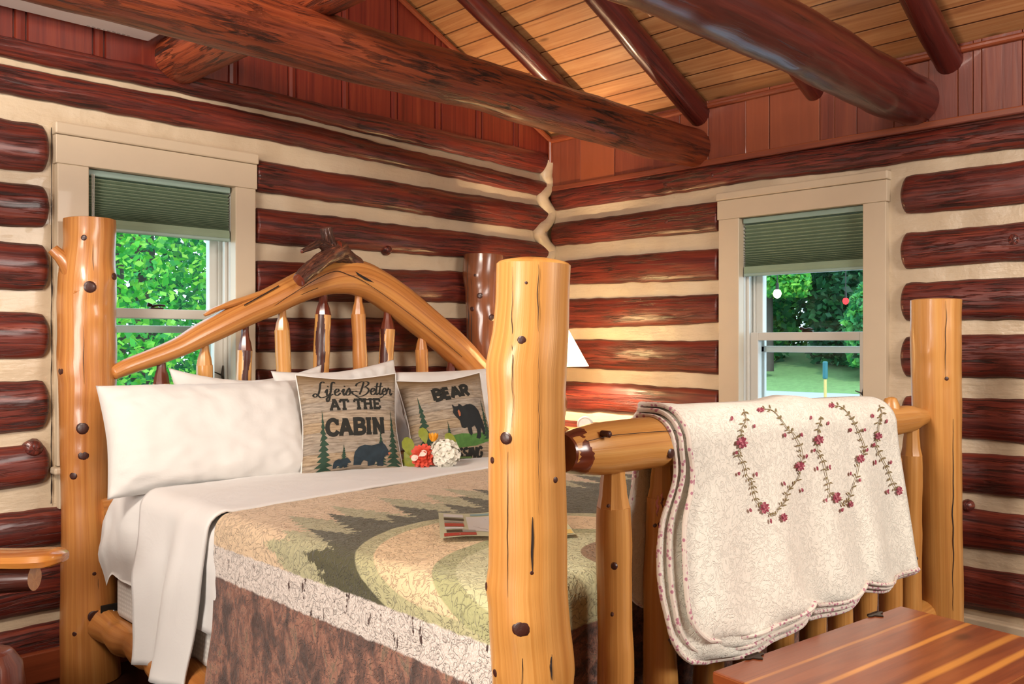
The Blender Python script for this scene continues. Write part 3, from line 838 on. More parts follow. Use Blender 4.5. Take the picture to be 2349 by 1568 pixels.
# footboard top rail: peeled log with sawn pencil-point ends
def fr(x, y): return at_y(x, y, YF)
A = fr(1303, 1022); Bp = fr(2112, 957); A.z = .99; Bp.z = .951
n = 60; path = []; rad = []
L = Bp.x-A.x
for i in range(n+1):
    t_ = i/n; x = A.x-.015+(L+.03)*t_
    z = .992-.042*t_+.004*math.sin(t_*7)
    r = interp(x, [A.x, A.x+.012, A.x+.08, 1.45, 2.0, 2.6, Bp.x-.11, Bp.x, Bp.x+.03], [.036, .042, .052, .053, .051, .046, .043, .026, .024])
    path.append((x, YF-.004, z)); rad.append(r)
kk = [(1390, 995, 8), (1532, 1037, 13), (1515, 1010, 4)]
kn = []
for x, y, r in kk:
    p = at_y(x, y, YF-.05); kn.append((p, r/FOC*depth_of(p)*2.2, r/FOC*depth_of(p)*.7))
b = MB(); b.tube(path, rad, seg=30, rough=.04, rscale=9, seed=6.0, knots=kn)
ck = cat([(1345, 1012, 0), (1400, 999, 0), (1450, 994, 0), (1500, 990, 0), (1558, 987, 0)], 6); v = []; f = []
for p in ck:
    for s in (-1, 1): v.append(at_y(p.x, p.y+s*.8, YF-.057))
for i in range(len(ck)-1): f.append((2*i, 2*i+1, 2*i+3, 2*i+2))
b.add(v, f, m=1)
frail = b.build('footboard_rail', [M['bed'], M['crack']], bed)
for x, y, r in kk[:2]:
    p = at_y(x, y, YF-.052); rr = r/FOC*depth_of(p); k = MB()
    k.tube([p+Vector((0, .01, 0)), p+Vector((0, -.009, 0)), p+Vector((0, -.011, 0))], [rr, rr, rr*.7], seg=12, dome=.001); k.build('knot', M['knot'], frail)
b = MB(); tp_ = [(A.x-.02+.007*i, YF-.004, .992) for i in range(8)]
b.tube(tp_, [interp(q_[0], [A.x-.02, A.x+.012, A.x+.08], [.035, .0428, .0525])*(1.01 if i < 7 else .97) for i, q_ in enumerate(tp_)], seg=24, rough=.05, rscale=30); b.build('tenon', M['tenon'], frail)
b = MB(); p = fr(2043, 935); b.tube([p+Vector((0, 0, -.03)), p+Vector((0, 0, .01)), p+Vector((0, 0, .028))], [.030, .026, .018], seg=14, dome=.006); b.build('branch_stub', M['bed'], frail)
# footboard spindles
ztop = lambda x: .992-.042*(x-A.x)/L-.045
for i in range(10):
    x = 1.372+.17*i; top = Vector((x, YF, ztop(x)+.012))
    kn = []
    if i == 0: kn = [(at_y(1409, 1298, YF-.035), .018, .004)]
    b0 = (x+random.uniform(-.006, .006), YF, .30)
    o = spindle('spindle', b0, top, .0355 if i < 2 else .034, 'bed', .70, tenon_len=.085, seed=i*2.1+.4, knots=kn)
    if i == 1:
        for a in range(16):    # dark bark streaks left on the second spindle
            pass
    if i in (0, 1, 9):
        for (px, py, r) in {0: ((1409, 1298, 8), (1395, 1160, 4), (1404, 1409, 4)), 1: ((1545, 1192, 6), (1502, 1205, 4)), 9: ((2102, 1280, 4),)}[i]:
            p = at_y(px, py, YF-.0335); rr = r/FOC*depth_of(p); k = MB()
            nr = (p-Vector((x, YF, p.z))); nr.z = 0; nr.normalize()
            k.tube([p-nr*.006, p+nr*.002, p+nr*.0035], [rr, rr, rr*.7], seg=12, dome=.001); k.build('knot', M['knot'], o)
b = MB(); b.tube([(XN+.02, YF, .30), (2.1, YF, .29), (XF-.02, YF, .30)], .045, seg=18, rough=.05); b.build('footboard_lower_rail', M['bed'], bed)
# bark streaks left on the second foot spindle, thin dark inlaid strips
sp2 = [o for o in bed.children if o.name.startswith('spindle')][10]
for k, (x, y0, y1) in enumerate(((1508, 1135, 1185), (1513, 1190, 1232), (1519, 1128, 1165), (1541, 1140, 1180), (1538, 1225, 1280), (1530, 1290, 1320), (1537, 1320, 1350), (1533, 1375, 1420), (1537, 1440, 1480))):
    v = []; f = []; b = MB()
    for i in range(13):
        y = y0+(y1-y0)*i/12; w = 3.2*math.sin(PI*(i+.4)/12.8)*(1+.4*math.sin(i*2.3+k))
        for s_ in (-1, 1):
            xx = x+s_*w+1.8*math.sin(i*1.1+k); dxm = (xx-1522)/FOC*1.87
            v.append(at_y(xx, y, YF-math.sqrt(max(1e-5, .0358**2-min(abs(dxm), .031)**2))-.0022))
    for i in range(12): f.append((2*i, 2*i+1, 2*i+3, 2*i+2))
    b.add(v, f); b.build('bark_streak', M['stubend'], sp2)

# side rails and bracket
for X, nm in ((XN+.005, 'near'), (XF-.005, 'far')):
    b = MB(); pts = [(X, YH-.02-i*.03, .205+.006*math.sin(i*.6)) for i in range(int((YH-YF-.04)/.03)+1)]
    b.tube(pts, [.044]+[.052+.006*math.sin(i*1.1) for i in range(len(pts)-2)]+[.044], seg=20, rough=.12, rscale=12, seed=X, dome=.01)
    b.build('side_rail', M['bed_head'], bed)
b = MB(); p = at_x(252, 1408, 1.19)
b.box((1.142, YH-.112, .243), (.065, .008, .085), bev=.002)
br_ = b.build('bracket', M['metal_dark'], bed)
b = MB(); pb = Vector((1.150, YH-.117, .255)); b.tube([pb, pb+Vector((0, -.006, 0)), pb+Vector((0, -.009, 0))], [.010, .010, .006], seg=6, dome=.001); b.build('bolt', M['bolt'], br_)

# ================================================================== MATTRESS AND BEDDING
t = NT('white quilted mattress pad'); q = t.objco()
w1 = t.n('ShaderNodeTexWave', wave_type='BANDS', bands_direction='Z'); t.l(q, w1.inputs[0]); w1.inputs['Scale'].default_value = 22
w2 = t.n('ShaderNodeTexWave', wave_type='BANDS', bands_direction='Y'); t.l(q, w2.inputs[0]); w2.inputs['Scale'].default_value = 22
h = t.math('MULTIPLY', w1.outputs['Fac'], w2.outputs['Fac'])
t.col(t.mix(h, '#c9c4bd', '#dedad4')); t.set(rough=.85); t.bump(h, .3, .003); M['pad'] = t.m
def cloth(name, c1, c2, rough=.85, sc=6.0, weave=.0, sheen=.2):
    t = NT(name); q = t.objco(); n = t.noise(q, sc, 4); w = t.noise(q, 900, 1)
    t.col(t.mix(n, c1, c2)); t.set(rough=rough, sheen=sheen)
    wr = t.noise(t.scale(q, 5, 5, 5), 1.0, 5, .55, 1.6)
    t.bump(t.math('ADD', t.math('MULTIPLY', w, weave), t.math('MULTIPLY', wr, .8)), .35, .012); return t.m
M['sheet'] = cloth('white cotton sheet', '#d6d4d1', '#e0dedb')
M['pillow'] = cloth('white cotton pillow case', '#d0cdc8', '#d9d6d2')
MX0, MX1, MY0, MY1, MZ = 1.142, 3.035, 1.205, 3.115, .695
bm_ = MB()
for k, (z0, z1) in enumerate(((.25, .395), (.385, .69))):
    bm_.box(((MX0+MX1)/2, (MY0+MY1)/2, (z0+z1)/2), (MX1-MX0-.006*(k == 0), MY1-MY0, z1-z0), bev=.02, grain=1)
bm_ = bm_.build('mattress', M['pad']); props(bm_, 'thick white quilted mattress showing its textured side near the left headboard post', 'mattress')

# generic draped sheet on the mattress: across the bed u, along the bed v
RR = .05
def across(a, e0=MX0-.018, e1=MX1+.018, flare=.02, r=RR):
    """a: signed arc distance, 0 at the near start of rounding -> (x, drop)"""
    top = (e1-r)-(e0+r)
    if 0 <= a <= top: return e0+r+a, 0.0
    s = -a if a < 0 else a-top; q = r*PI/2
    if s < q: x_, d = r*math.sin(s/r), r*(1-math.cos(s/r))
    else: x_, d = r+flare*(s-q)/.5, r+(s-q)
    return (e0+r-x_, d) if a < 0 else (e1-r+x_, d)
ATOP = (MX1+.018-RR)-(MX0-.018+RR)

# ---- fitted sheet over the head part of the mattress
V = []; U = []
As = lins(-.42, ATOP+.35, .022); Ys = lins(2.25, MY1+.015, .022)
for a in As:
    for y in Ys:
        x, d = across(a, flare=.0, r=.07)
        s = max(0, -a)
        if a < 0:      # bulging, wrinkled side
            k = max(0, (y-2.72)/.45)
            d *= 1-.12*(1-k)
            lim = .345 if y > 2.6 else .40
            d = min(d, lim-.055*max(0, min(1, (y-2.5)/.6)) + .0)
            x -= (.026*math.sin(min(1, d/.33)*PI)*k + .016*noise.noise(Vector((y*7, d*8, 2)))+.006*noise.noise(Vector((y*17, d*15, 8)))) * min(1, d/.06)
        z = MZ+.012-d+.003*noise.noise(Vector((x*6, y*6, 1)))
        if y > MY1-.06:
            e = (y-(MY1-.06))/.075; z -= .055*e**2.5
        V.append((x, y, z)); U.append((a, y))
o = mesh('fitted_sheet', V, [f[::-1] for f in grid(len(As), len(Ys))], M['sheet'], None, U); props(o, 'white fitted sheet with creases covering the head end of the mattress', 'sheet')
md = o.modifiers.new('Solidify', 'SOLIDIFY'); md.thickness = .004; md.offset = -1
# ---- scenic bed quilt
def fold_y(x): return 2.325+(x-1.16)*.10
ST = .0065
DN, DF, DFT = .56, .45, .46          # drops near, far, foot
YFT = 1.178                          # outer plane of the quilt at the foot
As = np.array(lins(-DN-.04, ATOP+DF, ST))
Vv = np.array(lins(0, 1, ST/1.2))    # 0 fold .. foot top edge, then the drop
rf = .05
na = len(As)
topb = lambda x: fold_y(x)-(YFT+rf)
Bl = lins(0, 1, ST/1.15); Bd = lins(ST, rf*PI/2+DFT, ST)
nb = len(Bl)+len(Bd)
X_ = np.zeros((na, nb)); Y_ = np.zeros_like(X_); Z_ = np.zeros_like(X_); DRN = np.zeros_like(X_); DRT = np.zeros_like(X_); FA = np.zeros_like(X_); FB = np.zeros_like(X_)
for i, a in enumerate(As):
    x, d = across(a, flare=.03, r=RR)
    fa = a+.012 if a >= 0 else a+.012
    for j in range(nb):
        if j < len(Bl):
            y = fold_y(min(max(x, 1.16), 3.0))-Bl[j]*topb(min(max(x, 1.16), 3.0)); dd = 0.0; fb = y
        else:
            s = Bd[j-len(Bl)]; q = rf*PI/2
            if s < q: y = YFT+rf-rf*math.sin(s/rf); dd = rf*(1-math.cos(s/rf))
            else: y = YFT-.0*(s-q); dd = rf+(s-q)
            fb = YFT+rf-s
        z = MZ+.022-(d**5+dd**5)**.2 if d > 0 and dd > 0 else MZ+.022-d-dd
        X_[i, j], Y_[i, j], Z_[i, j] = x, y, z; DRN[i, j] = d; DRT[i, j] = dd; FA[i, j] = fa; FB[i, j] = fb
# gentle waves
for i in range(na):
    for j in range(nb):
        p = Vector((X_[i, j]*4, Y_[i, j]*4, Z_[i, j]*4)); w = noise.noise(p); w2 = noise.noise(p*3.1)
        if DRN[i, j] > .05:
            s = -1 if As[i] < 0 else 1
            X_[i, j] += s*min(1, DRN[i, j]/.3)*(.014*w+.004*w2)
        elif DRT[i, j] < .04: Z_[i, j] += .004*w+.0018*w2
Z_ = np.maximum(Z_, .10)
# printed picture: signed fields in flattened quilt coordinates
def disc(cx, cy, r, sx=1.0): return np.hypot((FA-cx)*sx, FB-cy)-r
def arch_f(ca, r, yc): return np.where(FB < yc, np.abs(FA-ca), np.hypot(FA-ca, FB-yc))-r
d1 = arch_f(.33, .452, 1.383); d2 = arch_f(.31, .409, 1.149); d3 = arch_f(.47, .16, 1.2)
def trees(lst, jag):
    out = np.full(FA.shape, -1.0)
    for (ca, tip, slope) in lst:
        d = tip-FB
        saw = 1-np.mod(d+.007*np.sin(FA*90), .036)/.036
        w = slope*np.clip(d, 0, 1)*(.62+.55*saw*jag)
        out = np.maximum(out, np.where(d > 0, w-np.abs(FA-ca), -.2))
    return out
rt = random.Random(3)
dark = [(-.085, 1.80, .3), (-.045, 1.87, .34), (.005, 1.83, .30), (.05, 1.985, .30), (.19, 2.11, .36), (.30, 1.99, .42), (.395, 2.085, .34), (.52, 2.0, .40), (.63, 2.06, .36), (.76, 2.135, .36), (.86, 2.03, .4), (.97, 2.1, .36), (1.1, 2.02, .42), (1.22, 2.1, .36), (1.36, 2.04, .4), (1.5, 2.1, .36), (1.62, 2.02, .4), (1.75, 2.08, .36)]
pale = [(-.085, 1.99, .3), (-.05, 2.06, .34), (.0, 2.02, .36), (.10, 2.17, .36), (.26, 2.2, .34), (.44, 2.22, .34), (.58, 2.16, .4), (.70, 2.22, .34), (.9, 2.22, .36), (1.06, 2.2, .36), (1.28, 2.22, .36), (1.5, 2.2, .36), (1.7, 2.2, .36)]
td = trees(dark, 1.0); tp = trees(pale, 1.0)
base_ = np.minimum(FB*0+1, 1.86-FB)         # everything below the tree line is dark
td = np.maximum(td, np.where(FA > .05, base_-.02+.0*FA, 1.70-FB))
tp = np.maximum(tp, np.where(FA > .05, 1.93, 1.83)-FB)
V = np.stack([X_.ravel(), Y_.ravel(), Z_.ravel()], 1)
t = NT('printed cabin quilt')
q = t.comb(t.attr('fa'), t.attr('fb'), 0.0)
jn = t.noise(q, 130, 3, .7); jit = t.math('MULTIPLY', t.math('SUBTRACT', jn, .5), .035)
def thr(name, lo=0.0, w=.0025, jitter=0.0):
    v = t.attr(name)
    if jitter: v = t.math('ADD', v, t.math('MULTIPLY', jit, jitter))
    return t.step(v, lo-w, lo+w)
c = t.mix(t.noise(q, 5, 3), '#d0b596', '#dcc4a2')
c = t.mix(thr('tp', 0, .003, 1.0), c, '#ada985')
fadep = t.step(t.attr('fb'), 1.9, 2.25); 
c = t.mix(thr('td', 0, .0025, 1.0), c, t.mix(t.noise(q, 60, 2), '#44432f', '#57553a'))
def inside(name, r=0.0): return t.math('SUBTRACT', 1.0, thr(name, r, .002))
c = t.mix(inside('d1'), c, '#b2ae84'); c = t.mix(inside('d1', -.045), c, '#e0c59c')
c = t.mix(inside('d2'), c, '#a6a678'); c = t.mix(inside('d2', -.05), c, '#c2c096')
c = t.mix(inside('d3'), c, '#8a6a48')
# birch band and bark plaid on the hanging sides
dr = t.attr('dn'); dt = t.attr('dt')
bn = t.noise(q, 230, 3, .7)
vs_ = t.noise(t.scale(q, 14, 38), 1.0, 3, .6); tick = t.noise(t.scale(q, 13, 44), 1.0, 4, .75)
birch = t.mix(t.step(bn, .35, .65), '#b8aba1', '#e8dfd7')
birch = t.mix(t.step(tick, .605, .63), birch, '#45302a')
pq = t.noise(t.scale(q, 12, 20), 1.0, 5, .68, .6); pf_ = t.noise(t.scale(q, 60, 130), 1.0, 3, .6)
plaid = t.ramp(pq, [(.36, '#54403a'), (.45, '#6b5047'), (.52, '#8a6152'), (.58, '#a87864'), (.66, '#86705c'), (.8, '#66564a')])
plaid = t.mix(.55, plaid, t.ramp(pf_, [(.3, .45), (.7, 1.0)]), 'MULTIPLY')
wob = t.math('MULTIPLY', t.math('SUBTRACT', t.noise(q, 30, 2), .5), .012)
drw = t.math('ADD', dr, wob)
c = t.mix(t.step(drw, .083, .087), c, birch)
c = t.mix(t.step(drw, .166, .171), c, plaid)
dtw = t.math('ADD', dt, wob)
c = t.mix(t.step(dtw, .10, .104), c, plaid)
t.col(c); t.set(rough=.85, sheen=.15)
st = t.noise(t.scale(q, 1, 1), 26, 2, .5, 2.2)            # stitched meander
ln = t.math('ABSOLUTE', t.math('SUBTRACT', st, .5)); gro = t.step(ln, .0, .035)
puf = t.noise(q, 75, 2, .5, 1.0)
t.bump(t.math('ADD', t.math('MULTIPLY', gro, .8), t.math('MULTIPLY', puf, .8)), .7, .007)
dk = t.math('SUBTRACT', 1.0, t.step(ln, .0, .012))
c2 = t.mix(t.math('MULTIPLY', dk, .45), c, '#4a3b2a'); t.col(c2)
M['quilt'] = t.m
o = mesh('bed_quilt', V, [f[::-1] for f in grid(na, nb)], M['quilt'], None, np.stack([FA.ravel(), FB.ravel()], 1),
         attrs=dict(fa=FA.ravel(), fb=FB.ravel(), td=td.ravel(), tp=tp.ravel(), d1=d1.ravel(), d2=d2.ravel(), d3=d3.ravel(), dn=DRN.ravel(), dt=DRT.ravel()))
props(o, 'beige and green forest scene quilt with birch bark border spread over the bed', 'quilt')

# ---- white top sheet folded back over the quilt
As = lins(-.55, ATOP+.35, .018); nv = 34
V = []; U = []
for a in As:
    x, d = across(a, e0=MX0-.034, e1=MX1+.03, flare=.04, r=RR+.01)
    h = min(1, max(0, -a)/.52)
    y0 = fold_y(min(max(x, 1.16), 3.0))-.005+.10*h; y1 = 2.82-.10*h
    y0 += .004*noise.noise(Vector((x*5, a*5, 1)))
    for j in range(nv):
        v = j/(nv-1); y = y0+(y1-y0)*v
        z = MZ+.033-d; xx = x
        e = min(1, v/.12)
        z -= .006*(1-e)**2 if d == 0 else 0
        if d < .03: z += .003*noise.noise(Vector((x*5, y*8, 4)))+.002*noise.noise(Vector((x*14, y*20, 6)))
        if a < 0 and d > .02:
            k = min(1, d/.25)
            wr = noise.noise(Vector((y*10+a*2.0, a*2.2, 3)))*.026+noise.noise(Vector((y*22+a*5, a*5, 7)))*.006+.018*math.sin((y-y0)/(y1-y0)*PI*2.6+a*3)
            xx -= k*(.012+wr)
        V.append((xx, y, max(z, .075))); U.append((a, y))
o = mesh('top_sheet', V, [f[::-1] for f in grid(len(As), nv)], M['sheet'], None, U); props(o, 'white top sheet folded back over the quilt and hanging down the bed side', 'sheet')
md = o.modifiers.new('Solidify', 'SOLIDIFY'); md.thickness = .007; md.offset = -1

# ================================================================== PILLOWS AND CUSHIONS
def pillow_fn(center, wdir, updir, W, Hh, T, pinch=.09, wrinkle=.006, seed=0, power=2.4, sag=0.0):
    """returns f(u,v,side): u,v in [-1,1]"""
    c = Vector(center); w = Vector(wdir).normalized(); u_ = Vector(updir); u_ = (u_-w*u_.dot(w)).normalized(); n = w.cross(u_)   # n faces the viewer side
    def f(u, v, side, out=0.0):
        eu = 1-pinch*(1-v*v)*0 - pinch*(1-abs(v)**1.5)*abs(u)**3*.9
        ev = 1-pinch*(1-abs(u)**1.5)*abs(v)**3*1.1
        x = u*W/2*eu; y = v*Hh/2*ev
        th = max(0, (1-abs(u)**power))**.55*max(0, (1-abs(v)**power))**.55
        q = Vector((u*1.6+seed, v*1.3, side*3))
        edge = max(abs(u), abs(v))
        wr = wrinkle*(noise.noise(q*2.0)+.6*noise.noise(q*5)+ (edge**3)*1.0*noise.noise(Vector((u*9, v*9, seed))))
        th2 = T/2*th + wr*min(1, th*2)
        y -= sag*(1-u*u)*max(0, v)
        return c+w*x+u_*y+n*(side*(th2+out*1.0))
    f.n = n
    return f
def pillow(name, f, mat, label, catg, N=46, M_=34, parent=None, group=None, uvs=False):
    us = [math.sin(PI/2*(-1+2*i/(N-1)))*.35+(-1+2*i/(N-1))*.65 for i in range(N)]; vs2 = [math.sin(PI/2*(-1+2*i/(M_-1)))*.35+(-1+2*i/(M_-1))*.65 for i in range(M_)]
    b = MB()
    for side in (1, -1):
        V = []; U = []
        for u in us:
            for v in vs2: V.append(f(u, v, side)); U.append((u, v))
        F = grid(N, M_)
        b.add(V, F if side > 0 else [q[::-1] for q in F], U, m=0 if side > 0 else 0)
    bm = bmesh.new()
    o = b.build(name, mat, parent, sharp=0)
    bm.from_mesh(o.data); bmesh.ops.remove_doubles(bm, verts=bm.verts, dist=.0004); bm.to_mesh(o.data); bm.free()
    for p in o.data.polygons: p.use_smooth = True
    if label: props(o, label, catg, group)
    return o
def lean(deg, face):     # up direction leaning back from the face direction
    f_ = Vector(face).normalized(); a = math.radians(deg); return UP*math.cos(a)-f_*math.sin(a)
fc = Vector((-.10, -1, 0)).normalized(); wd = Vector((1, -.10, 0)).normalized()
up1 = lean(22, fc)
G = 'white bed pillows against the headboard'
ctr = at_y(474, 1003, 2.90)
f1 = pillow_fn(ctr+Vector((.03, .02, .008)), wd, up1, .725, .385, .20, wrinkle=.008, seed=1, pinch=.05, power=3.6)
pillow('pillow', f1, M['pillow'], 'large white pillow nearest the left headboard post, left of the printed cushions', 'pillow', 60, 44, group=G)
f2 = pillow_fn((1.665, 3.105, .925), (1, -.02, 0), lean(12, (0, -1, 0)), .64, .37, .12, wrinkle=.010, seed=5, pinch=.11, power=2.6, sag=.035)
pillow('pillow', f2, M['pillow'], 'white pillow behind the large near pillow with its pointed corner showing', 'pillow', group=G)
f3 = pillow_fn((2.005, 2.985, .915), (1, .03, .06), lean(16, (0, -1, 0)), .60, .40, .12, wrinkle=.012, seed=9, pinch=.08, power=2.6, sag=.012)
pillow('pillow', f3, M['pillow'], 'white pillow peeking out above the LIFE IS BETTER cushion', 'pillow', group=G)
f4 = pillow_fn((2.64, 2.96, .89), (1, -.12, .03), lean(18, (0, -1, 0)), .74, .40, .17, wrinkle=.010, seed=13, pinch=.06, power=2.8)
pillow('pillow', f4, M['pillow'], 'white pillow behind the BEAR cushion at the far side of the bed', 'pillow', group=G)

t = NT('weathered plank print'); uv = t.sep(t.uv())
rowf = t.math('MULTIPLY', t.math('ADD', uv[1], 1.0), 5.0); row = t.math('FLOOR', t.math('ADD', rowf, t.math('MULTIPLY', t.math('SUBTRACT', t.noise(t.uv(), 1.2, 1), .5), .25)))
fr_ = t.math('FRACT', t.math('ADD', rowf, t.math('MULTIPLY', t.math('SUBTRACT', t.noise(t.uv(), 1.2, 1), .5), .25)))
wn = t.n('ShaderNodeTexWhiteNoise', noise_dimensions='1D'); t.l(row, wn.inputs['W'])
g = t.noise(t.comb(t.math('MULTIPLY', uv[0], 4.0), t.math('MULTIPLY', uv[1], 30.0), t.math('MULTIPLY', row, 3.7)), 1.0, 4, .6)
c = t.ramp(g, [(.25, '#6d5844'), (.5, '#9a8468'), (.75, '#b8a386')])
c = t.mix(t.ramp(wn.outputs['Value'], [(0, .0), (1, .7)]), c, t.ramp(g, [(.3, '#6b665f'), (.7, '#a59d94')]))
c = t.mix(t.math('SUBTRACT', 1.0, t.step(fr_, .0, .05)), c, '#4a3626')
c = t.mix(t.step(uv[1], .62, .95), c, '#6e5536')
spl = t.noise(t.uv(), 9, 4, .65); c = t.mix(t.math('MULTIPLY', t.step(spl, .58, .7), .5), c, '#7d6038')
t.col(c); t.set(rough=.8); w = t.noise(t.uv(), 160, 1); t.bump(t.math('ADD', w, t.math('MULTIPLY', t.noise(t.uv(), 2.0, 4, .5, 1.0), 3.0)), .25, .006)
M['plank_print'] = t.m
M['ink'] = plain('black printed ink', '#17160f', .8, var=.15)
M['treeink'] = plain('dark green printed tree', '#1f3b2a', .8, var=.35, scale=30)
M['bearink'] = plain('blue black printed bear fur', '#1b2a33', .8, var=.75, scale=38)
M['bearblack'] = plain('black printed bear', '#121617', .8, var=.3, scale=30)
M['grassink'] = plain('green printed grass', '#46702f', .8, var=.5, scale=60)
M['muzzle'] = plain('tan printed muzzle', '#a8603f', .8, var=.2)

# ---------- flat shapes and strokes mapped on to a cushion face
def subdiv(pts, tris, maxl):
    pts = [tuple(p) for p in pts]; tris = list(tris)
    while True:
        new = []; done = True; cache = {}
        def mid(a, b_):
            k = (min(a, b_), max(a, b_))
            if k not in cache: cache[k] = len(pts); pts.append(tuple((pts[a][i]+pts[b_][i])/2 for i in range(2)))
            return cache[k]
        for a, b_, c_ in tris:
            m = max(math.dist(pts[a], pts[b_]), math.dist(pts[b_], pts[c_]), math.dist(pts[c_], pts[a]))
            if m > maxl:
                done = False; x, y, z = mid(a, b_), mid(b_, c_), mid(c_, a); new += [(a, x, z), (x, b_, y), (z, y, c_), (x, y, z)]
            else: new.append((a, b_, c_))
        tris = new
        if done: return pts, tris
def poly(pts):
    from mathutils.geometry import tessellate_polygon
    tr = tessellate_polygon([[Vector((p[0], p[1], 0)) for p in pts]])
    return [tuple(p) for p in pts], [tuple(q) for q in tr]
def stroke2(pts, w, n=6, taperw=None, smooth=True):
    P = cat([(p[0], p[1], 0) for p in pts], n) if smooth and len(pts) > 2 else [Vector((p[0], p[1], 0)) for p in pts]
    if not smooth or len(pts) == 2:
        Q = []
        for a, b_ in zip(P[:-1], P[1:]):
            for k in range(5): Q.append(a.lerp(b_, k/5))
        P = Q+[P[-1]]
    v = []; f = []
    for i, p in enumerate(P):
        d = (P[min(i+1, len(P)-1)]-P[max(i-1, 0)]).normalized(); nn = Vector((-d.y, d.x, 0))
        ww = w if taperw is None else w*(taperw[0]+taperw[1]*abs(d.x*.8+d.y*-.6) if False else taperw[0]+taperw[1]*abs(d.y))
        v += [tuple((p-nn*ww/2)[:2]), tuple((p+nn*ww/2)[:2])]
    for i in range(len(P)-1): f += [(2*i, 2*i+2, 2*i+1), (2*i+1, 2*i+2, 2*i+3)]
    return v, f
class Decal:
    def __init__(s): s.v = []; s.t = []
    def add(s, v, t): k = len(s.v); s.v += list(v); s.t += [tuple(i+k for i in q) for q in t]; return s
    def put(s, name, f, mat, parent, out=.0012, maxl=.05, side=1):
        p, tr = subdiv(s.v, s.t, maxl)
        V = [f(min(.995, max(-.995, x)), min(.995, max(-.995, y)), side, out) for x, y in p]
        return mesh(name, V, tr, mat, parent, p)
SL = {  # slab letters: strokes (heavy) and serifs on a unit height
 'A': (.95, [((.12, 0), (.46, 1)), ((.83, 0), (.49, 1)), ((.28, .33), (.68, .33))], [((-.02, .03), (.28, .03)), ((.66, .03), (.98, .03)), ((.26, .96), (.56, .96))]),
 'T': (.85, [((.42, 0), (.42, 1)), ((.02, .93), (.82, .93))], [((.04, .93), (.04, .68)), ((.80, .93), (.80, .68)), ((.22, .03), (.62, .03))]),
 'H': (.98, [((.2, 0), (.2, 1)), ((.78, 0), (.78, 1)), ((.2, .5), (.78, .5))], [((.02, .03), (.38, .03)), ((.6, .03), (.96, .03)), ((.02, .97), (.38, .97)), ((.6, .97), (.96, .97))]),
 'E': (.82, [((.2, 0), (.2, 1)), ((.04, .95), (.74, .95)), ((.2, .5), (.55, .5)), ((.04, .05), (.76, .05))], [((.74, .97), (.74, .70)), ((.76, .03), (.76, .32)), ((.55, .38), (.55, .62))]),
 'C': (.92, [((.82, .76), (.66, .93), (.42, .96), (.2, .8), (.12, .5), (.2, .2), (.42, .04), (.68, .07), (.84, .26))], [((.82, .62), (.82, 1))]),
 'B': (.9, [((.2, 0), (.2, 1)), ((.04, .95), (.5, .95), (.72, .84), (.7, .62), (.5, .52), (.2, .52)), ((.5, .52), (.76, .42), (.8, .2), (.6, .05), (.04, .05))], []),
 'I': (.5, [((.24, 0), (.24, 1))], [((.04, .03), (.44, .03)), ((.04, .97), (.44, .97))]),
 'N': (1.0, [((.2, 0), (.2, 1)), ((.2, 1), (.76, 0)), ((.78, 0), (.78, 1))], [((.02, .03), (.38, .03)), ((.02, .97), (.3, .97)), ((.62, .97), (.96, .97))]),
}
SS = {  # plain heavy capitals
 'B': (.72, [((.12, 0), (.12, 1)), ((.12, .95), (.42, .95), (.56, .8), (.5, .6), (.3, .53), (.12, .53)), ((.3, .53), (.58, .44), (.62, .22), (.46, .05), (.12, .05))]),
 'E': (.66, [((.12, 0), (.12, 1)), ((.12, .94), (.56, .94)), ((.12, .5), (.5, .5)), ((.12, .06), (.58, .06))]),
 'A': (.8, [((.06, 0), (.38, 1)), ((.72, 0), (.4, 1)), ((.2, .32), (.6, .32))]),
 'R': (.74, [((.12, 0), (.12, 1)), ((.12, .95), (.44, .95), (.58, .78), (.5, .56), (.3, .48), (.12, .48)), ((.34, .48), (.62, 0))]),
 'C': (.74, [((.64, .8), (.5, .94), (.3, .92), (.12, .7), (.12, .3), (.3, .07), (.5, .06), (.66, .22))]),
 'O': (.8, [((.4, .95), (.18, .85), (.1, .5), (.18, .15), (.4, .05), (.62, .15), (.7, .5), (.62, .85), (.4, .95))]),
 'S': (.68, [((.56, .82), (.42, .95), (.2, .9), (.12, .72), (.24, .56), (.44, .48), (.58, .3), (.48, .1), (.26, .05), (.08, .2))]),
 'I': (.34, [((.16, 0), (.16, 1))]),
 'N': (.8, [((.12, 0), (.12, 1)), ((.12, 1), (.64, 0)), ((.66, 0), (.66, 1))]),
 'G': (.8, [((.66, .8), (.5, .94), (.3, .92), (.12, .7), (.12, .3), (.3, .07), (.52, .06), (.68, .2), (.68, .46), (.44, .46))]),
}
def word(d, txt, x0, y0, h, asp, font, wt, swt=None, slant=0.0, arc=None):
    x = x0
    for ch in txt:
        if ch == ' ': x += h*asp*.5; continue
        g = font[ch]
        for k, grp in enumerate(g[1:]):
            for st_ in grp:
                pts = [(x+(p[0]+slant*p[1])*h*asp, y0+p[1]*h) for p in st_]
                if arc: pts = [(px, py+arc(px)) for px, py in pts]
                curved = len(st_) > 2
                d.add(*stroke2(pts, (wt if k == 0 else (swt or wt)), smooth=curved))
        x += g[0]*h*asp
    return x
def word_w(txt, font, h, asp): return sum(h*asp*.5 if c_ == ' ' else font[c_][0]*h*asp for c_ in txt)
